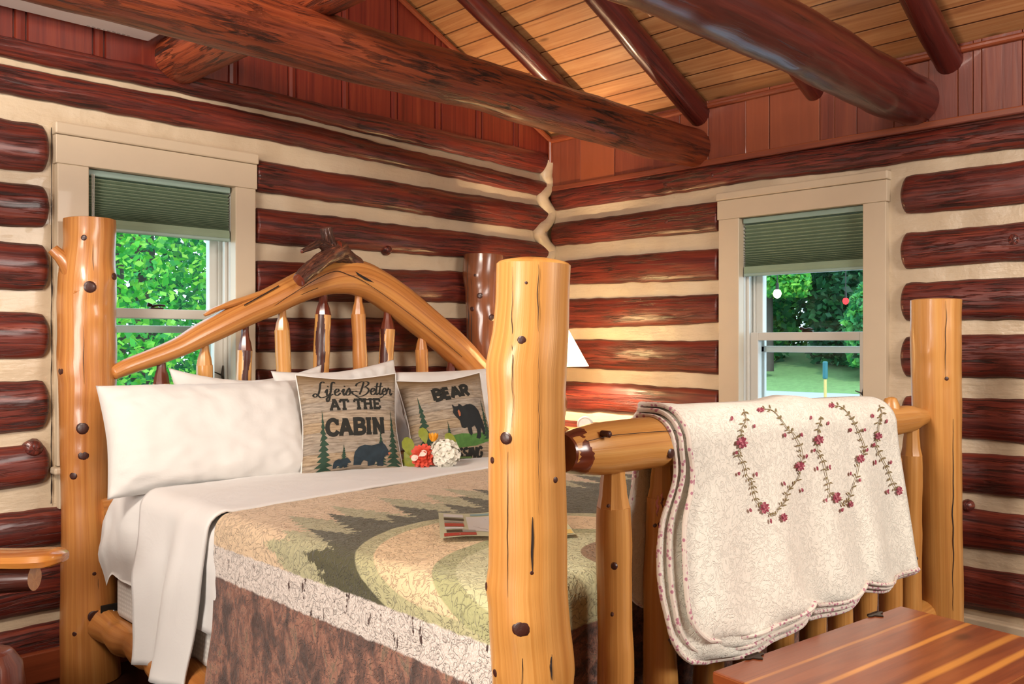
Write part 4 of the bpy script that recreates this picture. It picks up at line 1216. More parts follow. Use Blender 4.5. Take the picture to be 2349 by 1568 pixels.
def tree_shape(x, y0, y1, w, seed):
    """ragged printed conifer as one polygon"""
    r = random.Random(seed); n = 11; L = []; R_ = []
    for i in range(n):
        k = i/n; y = y1+(y0-y1)*(k+.04); ww = w*(.06+.94*k**1.1)
        L += [(x-ww*.28, y), (x-ww*(.85+.3*r.random()), y-(y1-y0)*.055*(1+r.random()))]
        R_ += [(x+ww*.28, y), (x+ww*(.85+.3*r.random()), y-(y1-y0)*.055*(1+r.random()))]
    return [(x, y1)]+R_+[(x+w*.2, y0-.01), (x-w*.2, y0-.01)]+L[::-1]
def bear_side(x, y, s, flip=1):
    P = [(-.50, .0), (-.50, .28), (-.47, .46), (-.36, .60), (-.18, .66), (.02, .63), (.18, .66), (.30, .70), (.36, .76), (.40, .70), (.47, .64), (.56, .50), (.63, .40), (.62, .33), (.52, .32), (.44, .30), (.40, .16), (.41, .02), (.40, -.02), (.22, -.02), (.20, .10), (.16, .16), (.12, .0), (-.06, -.03), (-.08, .12), (-.20, .18), (-.26, .10), (-.28, .0)]
    return [(x+flip*p[0]*s, y+p[1]*s*.98) for p in P]
def bear_front(x, y, s):
    P = [(-.42, .98), (-.40, .86), (-.44, .74), (-.38, .62), (-.30, .52), (-.24, .44), (-.22, .2), (-.10, .16), (.0, .2), (.02, -.02), (.10, -.12), (.16, -.06), (.16, .16), (.30, .22), (.36, .06), (.34, -.10), (.28, -.22), (.42, -.26), (.50, -.20), (.54, .02), (.56, .14), (.62, .0), (.60, -.12), (.72, -.12), (.76, .06), (.70, .42), (.62, .72), (.46, .90), (.30, .98), (.14, .97), (-.02, .92), (-.08, .98), (-.15, 1.03), (-.20, .95), (-.28, .94), (-.34, .95), (-.40, 1.02)]
    return [(x+p[0]*s, y+p[1]*s) for p in P]

def cushion(center, wdir, leandeg, W, Hh, T, seed, label, rollz=0.0):
    w = Vector(wdir).normalized(); face = w.cross(UP)
    up = lean(leandeg, face); w2 = (w+up*rollz).normalized()
    f = pillow_fn(center, w2, up, W, Hh, T, pinch=.10, wrinkle=.004, seed=seed, power=2.2)
    root = thing('cushion', center, label, 'cushion', 'printed cabin cushions')
    b = pillow('cover', f, M['plank_print'], None, None, 44, 44, parent=root)
    V = []  # piped edge seam
    ring = [(-1+2*i/24, -1) for i in range(24)]+[(1, -1+2*i/24) for i in range(24)]+[(1-2*i/24, 1) for i in range(24)]+[(-1, 1-2*i/24) for i in range(25)]
    m = MB(); m.tube([f(u, v, 1) for u, v in ring], .0028, seg=6, caps=False); m.build('seam', M['pillow'], root)
    return root, f
# cushion 1
c1 = at_y(803, 972, 2.755)
r1, f1c = cushion(c1, (.335, -.125, 0), 16, .385, .385, .13, 3, 'brown plank print cushion reading LIFE IS BETTER AT THE CABIN')
d = Decal()
def script(d, strokes, x, y, sx, sy, w):
    for st_ in strokes:
        pts = [(x+(p[0]+.22*p[1])*sx, y+p[1]*sy) for p in st_]
        d.add(*stroke2(pts, w, n=7, taperw=(.38, .85)))
SC = dict(
 L=[[(.46, .92), (.34, 1.0), (.22, .86), (.22, .5), (.16, .12), (.0, -.04), (-.14, .06), (-.04, .17), (.14, .06), (.36, -.10), (.66, -.04), (.86, .10)]],
 i=[[(-.06, .2), (.04, .42), (.05, .12), (.13, .0), (.26, .16)], [(.05, .60), (.09, .66)]],
 f=[[(.22, .88), (.10, 1.0), (.02, .82), (.02, .3), (.0, -.24), (-.10, -.36), (-.16, -.18), (.0, -.02), (.20, .10)], [(-.12, .42), (.22, .42)]],
 e=[[(.0, .18), (.20, .26), (.22, .40), (.10, .44), (.0, .26), (.06, .04), (.20, .0), (.36, .16)]],
 s=[[(-.08, .06), (.10, .44), (.14, .46), (.22, .18), (.14, .0), (.0, .02), (-.04, .12)]],
 B=[[(.30, .96), (.20, .4), (.10, .02)], [(-.20, .62), (-.10, .86), (.20, 1.0), (.50, .98), (.62, .80), (.44, .58), (.22, .54), (.52, .50), (.66, .26), (.46, .0), (.10, -.10), (-.30, .04), (-.36, .20), (-.10, .26)]],
 t=[[(.10, .84), (.05, .2), (.12, .0), (.24, .12)], [(-.10, .56), (.26, .58)]],
 r=[[(-.02, .16), (.10, .46), (.14, .36), (.26, .38), (.26, .12), (.34, .0), (.46, .14)]])
x = -.70; y = .52; sx = .318; sy = .33
for ch, ad in (('L', .62), ('i', .25), ('f', .27), ('e', .42), (' ', .06), ('i', .24), ('s', .34), (' ', .38), ('B', .80), ('e', .30), ('t', .25), ('t', .26), ('e', .32), ('r', .3)):
    if ch != ' ': script(d, SC[ch], x, y, sx, sy, .032)
    x += ad*sx
d.add(*stroke2([(.05, .52), (.12, .46), (.26, .42), (.44, .42), (.60, .46), (.70, .54)], .018, n=8))
d.add(*stroke2([(-.10, .58), (.02, .60), (.14, .58)], .016, n=8))
d.put('lettering', f1c, M['ink'], r1); d = Decal()
h = .20; asp = 1.02; w_ = word_w('AT THE', SL, h, asp); word(d, 'AT THE', .06-w_/2, .23, h, asp, SL, .052, .044)
d.put('lettering', f1c, M['ink'], r1); d = Decal()
h = .30; asp = .92; w_ = word_w('CABIN', SL, h, asp); word(d, 'CABIN', .04-w_/2, -.26, h, asp, SL, .082, .056)
d.put('lettering', f1c, M['ink'], r1)
dt_ = Decal()
for x, y0, y1, w, s in ((-.60, -.94, .24, .20, 1), (-.22, -.90, -.44, .13, 2), (.52, -.88, -.16, .15, 3), (.80, -.90, .22, .19, 4)):
    dt_ = Decal(); dt_.add(*poly(tree_shape(x, y0, y1, w, s))); dt_.put('printed_tree', f1c, M['treeink'], r1)
db = Decal(); db.add(*poly(bear_side(.30, -.90, .66))); db.put('printed_bear', f1c, M['bearink'], r1, out=.0020)
db = Decal(); db.add(*poly(bear_side(-.27, -.93, .30))); db.put('printed_bear', f1c, M['bearink'], r1, out=.0024)
dm_ = Decal(); dm_.add(*poly([(.66, -.64), (.715, -.62), (.72, -.66), (.68, -.69)])); dm_.put('printed_muzzle', f1c, M['muzzle'], r1, out=.0028)
# cushion 2
c2 = at_y(1030, 968, 2.70)+Vector((.012, .02, 0))
r2, f2c = cushion(c2, (.36, -.10, 0), 18, .385, .385, .13, 8, 'plank print cushion reading BEAR with a black bear, behind the flowers', rollz=.075)
d = Decal()
h = .27; asp = 1.12; w_ = word_w('BEAR', SS, h, asp); word(d, 'BEAR', .08-w_/2, .44, h, asp, SS, .088, arc=lambda x: .05*x)
d.put('lettering', f2c, M['ink'], r2); d = Decal()
h = .25; asp = .74; w_ = word_w('CROSSING', SS, h, asp); word(d, 'CROSSING', .04-w_/2, -.96, h, asp, SS, .062, slant=.2, arc=lambda x: .05*(1-x*x))
d.put('lettering', f2c, M['ink'], r2)
dg = Decal(); dg.add(*poly([(-.3, -.48), (-.15, -.36), (.1, -.34), (.4, -.38), (.8, -.36), (.95, -.46), (.8, -.56), (.4, -.64), (0, -.64)])); dg.put('printed_grass', f2c, M['grassink'], r2, out=.0010)
dt_ = Decal()
for x, y0, y1, w, s in ((-.70, -.62, .58, .24, 5), (-.18, -.5, -.04, .10, 6), (.80, -.5, .36, .17, 7)):
    dt_ = Decal(); dt_.add(*poly(tree_shape(x, y0, y1, w, s))); dt_.put('printed_tree', f2c, M['treeink'], r2, out=.0016)
db = Decal(); db.add(*poly(bear_front(.26, -.34, .62))); db.put('printed_bear', f2c, M['bearblack'], r2, out=.0022)
dm_ = Decal(); dm_.add(*poly([(.10, .14), (.14, .17), (.165, .10), (.15, .03), (.115, .02)])); dm_.put('printed_muzzle', f2c, M['muzzle'], r2, out=.0028)

# ================================================================== FLOWERS
M['petal_red'] = plain('coral red petal', '#d8513a', .6, var=.22, scale=60)
M['petal_white'] = plain('white hydrangea petal', '#e4e0d2', .6, var=.08, scale=60)
M['petal_pink'] = plain('pale pink petal', '#e0c3b4', .6, var=.08)
M['leaf'] = plain('yellow green leaf', '#7d8424', .55, var=.4, scale=40)
M['bud'] = plain('orange yellow bud', '#dd9a1e', .55, var=.3, scale=60)
M['stem'] = plain('green flower stem', '#4d6a2a', .6)
pr = at_d(971, 1047, 3.30); ph_ = at_d(1021, 1040, 3.31)
bq = thing('flower_bouquet', (pr.x, pr.y, MZ+.03), 'small artificial bouquet with coral dahlia and white hydrangea lying before the cushions', 'flowers')
def petal(b, c, d, n, Lp, Wp, cup, m=0):
    """one cupped petal from c along d with normal n"""
    d = d.normalized(); s = d.cross(n).normalized(); n = s.cross(d).normalized(); v = []; f = []
    prof = [(0, .12), (.25, .6), (.55, 1.0), (.82, .85), (1.0, .25)]
    for t_, w in prof:
        for k in (-1, 0, 1): v.append(c+d*(Lp*t_)+s*(k*w*Wp/2)+n*(cup*Lp*(t_**2)+.18*Wp*abs(k)*w))
    for i in range(4):
        for k in range(2): a = i*3+k; f.append((a, a+1, a+4, a+3))
    b.add(v, f, m=m)
rf_ = random.Random(5)
face = (EYE-pr).normalized(); face = (face+Vector((-.15, 0, .12))).normalized()
sx_ = face.cross(UP).normalized(); sy_ = sx_.cross(face).normalized()
b = MB()
for ring, (nn, L_, cup, off) in enumerate(((15, .052, -.25, 0), (14, .046, .05, .006), (12, .038, .35, .011), (10, .029, .75, .014), (7, .019, 1.3, .016))):
    for k in range(nn):
        a = 2*PI*k/nn+ring*.3+rf_.uniform(-.1, .1); dd = sx_*math.cos(a)+sy_*math.sin(a)
        petal(b, pr+face*off, dd, face, L_*rf_.uniform(.9, 1.05), .020 if ring < 3 else .014, cup)
b.build('dahlia', M['petal_red'], bq, sharp=0)
b = MB(); fcs = []
for k in range(64):
    g = (k+.5)/64; th = math.acos(1-2*g); phi = PI*(1+5**.5)*k
    nrm = Vector((math.cos(phi)*math.sin(th), math.sin(phi)*math.sin(th), math.cos(th)))
    if nrm.dot((EYE-ph_).normalized()) < -.35 or nrm.z < -.8: continue
    c = ph_+nrm*(.050+rf_.uniform(-.006, .004)); t1 = nrm.orthogonal().normalized(); t2 = nrm.cross(t1); a0 = rf_.uniform(0, PI)
    for q in range(4):
        a = a0+q*PI/2; petal(b, c, t1*math.cos(a)+t2*math.sin(a), nrm, .021, .021, rf_.uniform(-.1, .35))
    if k % 3 == 0: fcs.append((c, nrm))
hy = b.build('hydrangea', M['petal_white'], bq, sharp=0)
for c, nrm in fcs:
    bc = MB(); bc.tube([c, c+nrm*.004], [.0025, .0015], seg=6); bc.build('floret_center', M['leaf'], hy)
b = MB()
for k in range(2): petal(b, pr+face*.03+sx_*.012+sy_*(.0), sx_*(.9 if k else -.8)+sy_*(.5-.9*k), face, .032, .024, .1)
b.build('pink_petal', M['petal_pink'], bq, sharp=0)
for (x, y, dx, dy, L_) in ((936, 1048, -.6, -.8, .05), (926, 1062, -1, -.1, .045), (940, 1072, -.5, -.6, .04), (940, 1032, .3, 1, .05), (975, 1008, .2, .7, .04), (1040, 1010, .7, .5, .035), (945, 1060, -.2, -1, .035)):
    b = MB(); p = at_d(x, y, 3.33); petal(b, p-(sx_*dx+sy_*dy)*L_*.5, sx_*dx+sy_*dy, face, L_*1.5, L_*.95, .25); b.build('leaf', M['leaf'], bq, sharp=0)
b = MB(); p = at_d(994, 1004, 3.32)
for k in range(9):
    a = 2*PI*k/9; petal(b, p-sy_*.014+(sx_*math.cos(a))*.006, sy_+sx_*math.cos(a)*.5+face*.5*math.sin(a), sx_*math.cos(a)+face*math.sin(a), .034, .016, -.15)
b.build('yellow_bud', M['bud'], bq, sharp=0)
b = MB(); b.tube(cat([ph_, ph_+Vector((.05, .02, -.02)), ph_+Vector((.16, .03, -.032))], 5), .004, seg=6); b.tube(cat([pr, pr+Vector((.08, .03, -.02)), pr+Vector((.22, .04, -.03))], 5), .004, seg=6); b.build('stem', M['stem'], bq)

# ================================================================== BROCHURE ON THE BED
mz = MZ+.030
mc = [at_z(1010, 1236, mz), at_z(1320, 1229, mz), None, at_z(971, 1181, mz)]
e1 = (mc[1]-mc[0]); e1.z = 0; W_ = e1.length; e1.normalize(); e2 = Vector((-e1.y, e1.x, 0)); Hm = (mc[3]-mc[0]).dot(e2)
M['paper_green'] = plain('pale green printed paper', '#b9bb9d', .45, var=.05)
M['paper_white'] = plain('white printed map area', '#c9c9c8', .45, var=.05)
M['print_red'] = plain('red printed box', '#a33a30', .45, var=.15); M['print_dark'] = plain('dark printed box', '#3a3326', .45, var=.3); M['print_grey'] = plain('grey printed box', '#8f8b86', .45, var=.2)
M['print_yellow'] = plain('yellow printed box', '#c9ad5f', .45, var=.15); M['print_teal'] = plain('teal print', '#7fa0a3', .45, var=.2)
mp = thing('tourist_map', mc[0]+e1*W_/2+e2*Hm/2, 'flat printed area map with small advert boxes lying on the quilt', 'map')
def mp_pt(u, v, o=0.0):
    p = mc[0]+e1*(u*W_)+e2*(v*Hm); wv = .004*math.sin(u*7+v*3)+.004*(v*v)
    p.z = mz+.002+wv+o; return p
def mp_rect(u0, v0, u1, v1, mat, name, o=.0006):
    us = lins(u0, u1, .06); vs3 = lins(v0, v1, .06); V = [mp_pt(u, v, o) for u in us for v in vs3]
    return mesh(name, V, [f[::-1] for f in grid(len(us), len(vs3))], M[mat], mp)
mp_rect(0, 0, 1, 1, 'paper_green', 'sheet', 0)
mp_rect(.22, .20, .97, .84, 'paper_white', 'map_panel')
for (u0, v0, u1, v1, m) in ((.03, .03, .27, .13, 'print_red'), (.05, .15, .17, .24, 'print_dark'), (.17, .15, .27, .24, 'print_grey'), (.04, .27, .18, .34, 'paper_white'), (.04, .37, .19, .50, 'print_red'), (.04, .53, .19, .60, 'print_grey'), (.04, .64, .20, .74, 'print_dark'), (.04, .78, .20, .93, 'paper_white'), (.26, .88, .52, .95, 'print_teal'), (.62, .85, .70, .97, 'print_dark'), (.40, .04, .55, .14, 'print_yellow'), (.88, .03, .99, .16, 'print_yellow'), (.06, .055, .15, .085, 'paper_white')):
    mp_rect(u0, v0, u1, v1, m, 'advert_box', .0012)
b = MB()
rl = random.Random(2)
for k in range(16):     # thin road lines on the map
    u, v = rl.uniform(.25, .8), rl.uniform(.26, .76); pts = [(u, v)]
    for q in range(5): u += rl.uniform(-.01, .05); v += rl.uniform(-.05, .05); pts.append((min(.96, u), min(.83, max(.22, v))))
    pp = [mp_pt(p.x, p.y, .0016) for p in cat([(x, y, 0) for x, y in pts], 4)]; v_ = []; f_ = []
    for p in pp: v_ += [p-e2*.0011, p+e2*.0011]
    for i in range(len(pp)-1): f_.append((2*i, 2*i+1, 2*i+3, 2*i+2))
    b = MB(); b.add(v_, f_); b.build('road_line', M['print_grey'], mp)
# ================================================================== EMBROIDERED QUILT OVER THE FOOTBOARD
t = NT('cream matelasse quilt'); q = t.uv()
s1 = t.noise(q, 36, 3, .55, 2.0); ln = t.math('ABSOLUTE', t.math('SUBTRACT', s1, .5)); gro = t.step(ln, 0.0, .05)
s2 = t.noise(t.scale(q, 120, 16), 1.0, 3, .6); s3 = t.noise(q, 75, 3, .6, .8)
t.col(t.mix(t.noise(q, 4, 3), '#e9e6d9', '#f1efe3')); t.set(rough=.85, sheen=.2)
t.bump(t.math('ADD', t.math('ADD', t.math('MULTIPLY', gro, .7), t.math('MULTIPLY', s2, .5)), t.math('MULTIPLY', s3, .6)), .52, .006); M['cream'] = t.m
t = NT('pink sprigged binding'); v_ = t.n('ShaderNodeTexVoronoi'); t.l(t.objco(), v_.inputs['Vector']); v_.inputs['Scale'].default_value = 95
c = t.mix(t.step(v_.outputs['Distance'], .28, .42), '#b4788a', '#ddd2c6'); t.col(c); t.set(rough=.85); M['binding'] = t.m
M['ivory_back'] = cloth('ivory quilt lining', '#d9cdb6', '#e2d8c4', sc=12)
dqr = thing('draped_quilt', (2.05, YF, .9), 'cream quilt embroidered with pink flower vines folded over the footboard rail', 'quilt')
zrail = lambda x: .992-.042*(x-A.x)/L
def dq(layer, w, s, S, out=0.0):
    """layer 0 inner .. 2 outer; s signed arc from the rail top, + towards the camera; S end of that side at w"""
    r = .0575+.0105*layer
    k = min(1, abs(s)/max(.01, S))
    Rr = .085
    xl_ = 1.502-.012*(2-layer); xr_ = 2.575+.010*(2-layer)
    d = max(0, abs(s)-r*PI/2)
    xl_ += .03*math.exp(-((d-.06)/.07)**2)-.028*math.exp(-((d-.26)/.13)**2)*(1-.3*layer)
    e = abs(s)-(S-Rr)
    if e > 0: xl_ += Rr*1.15-math.sqrt(max(0, Rr*Rr-min(e, Rr)**2))*1.15
    xr_ += .02*k
    x = xl_+(xr_-xl_)*w
    zc = zrail(x); yc = YF-.004
    bumpz = .012*math.exp(-((x-2.1)/.09)**2)+.006*math.exp(-((x-1.55)/.05)**2)
    a = min(abs(s), r*PI/2)/r; sg = 1 if s >= 0 else -1
    y = yc-sg*(r+out)*math.sin(a); z = zc+(r+out)*math.cos(a)+bumpz*max(0, math.cos(a)) - d
    if s >= 0:
        y -= .05*(d/.4)**1.3 + .004*noise.noise(Vector((x*8, z*6, layer)))*min(1, d*8)
        fold = .012*math.sin(w*15+.6)+.010*math.sin(w*27+2)+.012*math.exp(-((w-.70)/.03)**2)
        y += fold*min(1, d/.3)**1.2 - (out if d > 0 else 0)*.6
        y += .02*math.exp(-(w/.05)**2)*min(1, d/.15)*(1 if layer < 2 else .4)
    else:
        y = max(y, yc+r*.6); y -= .02*min(1, d/.2)
    return Vector((x, y, z))
CUS = (0, .345, .66, 1.0)
def Sfront(layer, w):
    r = .0575+.0105*layer
    for k in range(3):
        if w <= CUS[k+1]+1e-9: q = (w-CUS[k])/(CUS[k+1]-CUS[k]); break
    amp = (.034, .034, .024)[k]
    sc = math.sin(PI*q)**.75 if k else (1 if q < .35 else math.sin(PI*(.5+(q-.35)/.65*.5))**.75)
    if k == 2 and q > .5: sc = max(sc, .5+.5*sc)
    low = (.030*(1-w)+.016, .016*(1-w)+.008, 0)[layer]
    return r*PI/2+(.375+.025*w)+amp*sc+low
def Sback(layer, w): return .0575*PI/2+.36+.02*math.sin(w*9)
NW, NS = 96, 90
for layer in (0, 1, 2):
    V = []; U = []
    for i in range(NW+1):
        w = i/NW
        for j in range(NS+1):
            v = -1+2*j/NS; S = Sfront(layer, w) if v >= 0 else Sback(layer, w); s = v*S
            p = dq(layer, w, s, S); V.append(p); U.append((p.x+layer*3, s))
    o = mesh('top_layer' if layer == 2 else 'under_layer', V, grid(NW+1, NS+1), M['cream'], dqr, U)
    md = o.modifiers.new('Solidify', 'SOLIDIFY'); md.thickness = .005; md.offset = -1
    pts = []
    for j in range(NS+1):
        v = -1+2*j/NS; S = Sfront(layer, 0) if v >= 0 else Sback(layer, 0); pts.append(dq(layer, 0, v*S, S))
    for i in range(1, NW+1): S = Sfront(layer, i/NW); pts.append(dq(layer, i/NW, S, S))
    b = MB(); b.tube(pts, .0052, seg=8, rough=.15, rscale=60); b.build('binding', M['binding'], dqr)
# embroidery laid on the outer layer
def on_quilt(px, py, out):
    Y = 1.02
    for _ in range(6):
        p = at_y(px, py, Y); r = .0575+.021; x = p.x
        zc = zrail(x); w = min(.995, max(.0, (x-1.502)/(2.585-1.502))); S = Sfront(2, w)
        if p.z > zc: s = r*math.acos(min(1, max(-1, (p.z-zc)/r)))
        else: s = r*PI/2+(zc-p.z)
        s = min(s, S); qq = dq(2, w, s, S, out); Y = Y*.3+qq.y*.7
    return at_y(px, py, Y)-RIGHT*0-FWD*.001
def zoomxy(p): return (1620+p[0]/4.612, 880+p[1]/4.612)
vines = [[(395, 265), (420, 380), (375, 480), (375, 560), (370, 680), (345, 740), (410, 860), (430, 960), (480, 1030), (500, 1100), (530, 1220), (600, 1300), (720, 1390), (770, 1310), (840, 1240), (870, 1130), (940, 1050), (990, 960), (1000, 860), (1020, 760), (1000, 660), (930, 530), (860, 470), (790, 370), (700, 280), (600, 262)],
         [(1180, 225), (1215, 370), (1190, 470), (1190, 600), (1180, 710), (1240, 800), (1270, 950), (1300, 1060), (1310, 1150), (1390, 1220), (1440, 1260), (1500, 1240), (1540, 1130), (1600, 950), (1630, 800), (1680, 700), (1650, 580), (1580, 430), (1530, 350), (1440, 250), (1340, 225)],
         [(1830, 222), (1860, 320), (1830, 400), (1820, 550), (1800, 660), (1860, 780), (1920, 900), (1960, 1000), (2000, 1090), (2040, 1120)]]
big = [(380, 620, 11), (995, 870, 9), (620, 1310, 11), (825, 1410, 8), (1195, 590, 9), (1385, 1200, 10), (1635, 790, 8), (1533, 1270, 6), (1825, 550, 7), (2045, 1130, 8), (575, 272, 7), (1320, 228, 7), (1065, 188, 6)]
buds = [(270, 365), (515, 445), (320, 730), (345, 950), (530, 955), (835, 545), (1010, 540), (1060, 765), (825, 1050), (1015, 1120), (470, 1330), (680, 1450), (1105, 360), (1290, 415), (1140, 695), (1175, 890), (1310, 880), (1530, 490), (1680, 490), (1700, 700), (1775, 640), (1795, 830), (1955, 830), (1920, 1140), (1270, 1225), (1440, 1330), (1625, 1020), (1760, 335), (1915, 390), (1530, 950)]
M['thread_olive'] = plain('olive embroidery thread', '#7d6c45', .8, var=.2); M['thread_rose'] = plain('deep rose embroidery thread', '#8a3346', .8, var=.35, scale=140); M['thread_pink'] = plain('pink embroidery thread', '#b9707a', .8, var=.25, scale=140)
emb = MB(); re_ = random.Random(11)
def ell(cx, cy, a, b_, ang, m, out=.003):
    P = [(cx, cy)]+[(cx+a*math.cos(k*PI/4)*math.cos(ang)-b_*math.sin(k*PI/4)*math.sin(ang), cy+a*math.cos(k*PI/4)*math.sin(ang)+b_*math.sin(k*PI/4)*math.cos(ang)) for k in range(8)]
    emb.add([on_quilt(x, y, out) for x, y in P], [(0, k+1, (k+1) % 8+1) for k in range(8)], m=m)
for vn in vines:
    cp_ = cat([(*zoomxy(p), 0) for p in vn], 5); v_ = []; f_ = []
    for i, p in enumerate(cp_):
        d = (cp_[min(i+1, len(cp_)-1)]-cp_[max(0, i-1)]).normalized(); nn = Vector((-d.y, d.x, 0))
        for s in (-.75, .75): v_.append(on_quilt(p.x+nn.x*s, p.y+nn.y*s, .0025))
        if i % 3 == 1:
            for sd in (-1, 1):
                if re_.random() < .85:
                    a = math.atan2(d.y, d.x)+sd*re_.uniform(.5, 1.1); L_ = re_.uniform(6, 9)
                    ell(p.x+math.cos(a)*L_*.8, p.y+math.sin(a)*L_*.8, L_*.55, 1.7, a, 0)
    for i in range(len(cp_)-1): f_.append((2*i, 2*i+1, 2*i+3, 2*i+2))
    emb.add(v_, f_, m=0)
for zx, zy, r in big:
    r *= 1.2
    x, y = zoomxy((zx, zy)); fl = .5 if zy < 300 else 1.0; narrow = .65 if zy > 1100 else 1.0
    for k in range(9):
        a = 2*PI*k/9+re_.uniform(-.2, .2); ell(x+math.cos(a)*r*.6*narrow, y+math.sin(a)*r*.6*fl, r*.48, r*.26, math.atan2(math.sin(a)*fl, math.cos(a)), 1 if k % 3 else 2, .0038)
    for k in range(5):
        a = 2*PI*k/5; ell(x+math.cos(a)*r*.25*narrow, y+math.sin(a)*r*.25*fl, r*.3*narrow, r*.2, a, 2 if k % 2 else 1, .0045)
for zx, zy in buds:
    x, y = zoomxy((zx, zy)); fl = .6 if zy < 300 else 1.0
    for k in range(3): ell(x+re_.uniform(-1.5, 1.5), y+re_.uniform(-2, 2)*fl, 4.2, 2.2, PI/2+re_.uniform(-.5, .5), 1 if k else 2, .0038)
emb.build('embroidery', [M['thread_olive'], M['thread_rose'], M['thread_pink']], dqr, sharp=0)

# ================================================================== CEDAR CHEST
t = NT('red cedar chest boards'); uv = t.uv(); sx = t.sep(uv)
g = t.noise(t.scale(uv, 2.2, 36), 1.0, 4, .6, 1.0)
c = t.ramp(g, [(.2, '#5f2713'), (.5, '#83401f'), (.8, '#9c5429')])
wv = t.math('ADD', sx[1], t.math('MULTIPLY', t.math('SUBTRACT', t.noise(t.scale(uv, 2.5, 1), 1.0, 2), .5), .016))
for cc, hw, amt in ((.080, .004, .55), (.172, .006, .95), (.273, .009, .9), (.332, .008, .95)):
    m = t.math('SUBTRACT', 1.0, t.step(t.math('ABSOLUTE', t.math('SUBTRACT', wv, cc)), hw*.6, hw*1.5))
    m = t.math('MULTIPLY', m, t.step(t.noise(t.scale(uv, 2.0, .5), 1.6, 1), .2, .45))
    c = t.mix(t.math('MULTIPLY', m, amt), c, '#cf8a3c')
kn = t.vor(t.scale(uv, 3.2, 5.5), 1.0); c = t.mix(t.math('MULTIPLY', t.math('SUBTRACT', 1.0, t.step(kn, .04, .12)), .7), c, '#3a160c')
c = t.mix(.4, c, t.ramp(t.noise(t.scale(uv, 2, 6), 1.0, 3), [(.3, .5), (.7, 1.0)]), 'MULTIPLY')
t.col(c); t.set(rough=.28, coat=.35, coatr=.2); t.bump(g, .1, .003); M['chest'] = t.m
zL = .545
BL, BR = at_z(1633, 1538, zL), at_z(2065, 1388, zL)
ex = (BR-BL); LL = ex.length; ex.normalize(); ey = Vector((ex.y, -ex.x, 0))     # ey towards the camera side
if ey.y > 0: ey = -ey
chest = thing('cedar_chest', BL+ex*LL/2+ey*.19-UP*zL, 'low red cedar chest with yellow sapwood stripes at the foot of the bed', 'chest')
LD = .385
def chest_box(b, u0, u1, v0, v1, z0, z1, bev=.004):
    c_ = BL+ex*((u0+u1)/2)+ey*((v0+v1)/2); c_.z = (z0+z1)/2
    k = len(b.v); b.box(c_, (u1-u0, v1-v0, z1-z0), (ex, ey, UP), bev)
    for i in range(k, len(b.v)):
        p = Vector(b.v[i])-BL
        if z1-z0 < .05: b.uv[i] = (p.dot(ex), p.dot(ey) if abs(b.v[i][2]-z1) < .004 else .12+(b.v[i][2]-z0)*.4)
        else: b.uv[i] = (p.dot(ex)+p.dot(ey), .20+(b.v[i][2]-z0)*.37)
b = MB(); chest_box(b, 0, LL, 0, LD, zL-.028, zL, .005); b.build('lid', M['chest'], chest)
b = MB(); ins = .018; chest_box(b, ins, LL-ins, ins, LD-ins, .07, zL-.030, .004); b.build('chest_body', M['chest'], chest)
b = MB(); chest_box(b, .008, LL-.008, .008, LD-.008, .03, .12, .01); b.build('base_molding', M['chest'], chest)
for u in (.03, LL-.08):
    for v in (.03, LD-.08):
        b = MB(); chest_box(b, u, u+.05, v, v+.05, 0, .032, .006); b.build('foot', M['chest'], chest)
for px, py in ((1733, 1507), (1998, 1407)):
    p = at_z(px, py, zL); u = (p-BL).dot(ex); b = MB()
    sh_ = [(-.032, 0), (-.024, .006), (-.012, .006), (-.006, .016), (0, .021), (.006, .016), (.012, .006), (.024, .006), (.032, 0), (.02, -.004), (-.02, -.004)]
    lo = [BL+ex*(u+x)+ey*(y+.003)+UP*.0005 for x, y in sh_]; hi = [q_+UP*.0025 for q_ in lo]
    n_ = len(sh_); b.add(lo+hi, [tuple(range(n_, 2*n_))]+[(i, (i+1) % n_, n_+(i+1) % n_, n_+i) for i in range(n_)])
    a0 = BL+ex*(u-.02)+ey*(-.003)+UP*.001; b.tube([a0, a0+ex*.04], .004, seg=8)
    b.build('hinge', M['bronze'], chest)

# ================================================================== NIGHTSTAND, LAMP, CLOCK
ns = thing('nightstand', (3.34, 2.97, 0), 'log nightstand in the far corner hidden behind the bed', 'nightstand')
zt_ = .742
MB().box((3.34, 2.97, zt_-.015), (.42, .42, .03), bev=.008).build('nightstand_top', M['bed_head'], ns)
MB().box((3.34, 2.97, .60), (.36, .36, .20), bev=.006).build('drawer_box', M['bed_head'], ns)
MB().box((3.34, 2.782, .60), (.30, .012, .14), bev=.004).build('drawer', M['bed'], ns)
for sx1 in (-1, 1):
    for sy1 in (-1, 1):
        b = MB(); b.tube([(3.34+sx1*.17, 2.97+sy1*.17, 0), (3.34+sx1*.17, 2.97+sy1*.17, .4), (3.34+sx1*.17, 2.97+sy1*.17, zt_-.03)], .03, seg=14, rough=.06, rscale=9); b.build('leg', M['bed_head'], ns)
LX, LY = 3.285, 3.00
lamp = thing('table_lamp', (LX, LY, zt_), 'lit table lamp with a cream cone shade peeking out behind the near bedpost', 'lamp')
def lathe(b, c, prof, seg=28, m=0):
    v = []; f = []; n_ = len(prof)
    for j in range(seg):
        a = 2*PI*j/seg
        for r, z in prof: v.append((c[0]+r*math.cos(a), c[1]+r*math.sin(a), z))
    for j in range(seg):
        for i in range(n_-1): f.append((j*n_+i, ((j+1) % seg)*n_+i, ((j+1) % seg)*n_+i+1, j*n_+i+1))
    b.add(v, f, m=m); return b
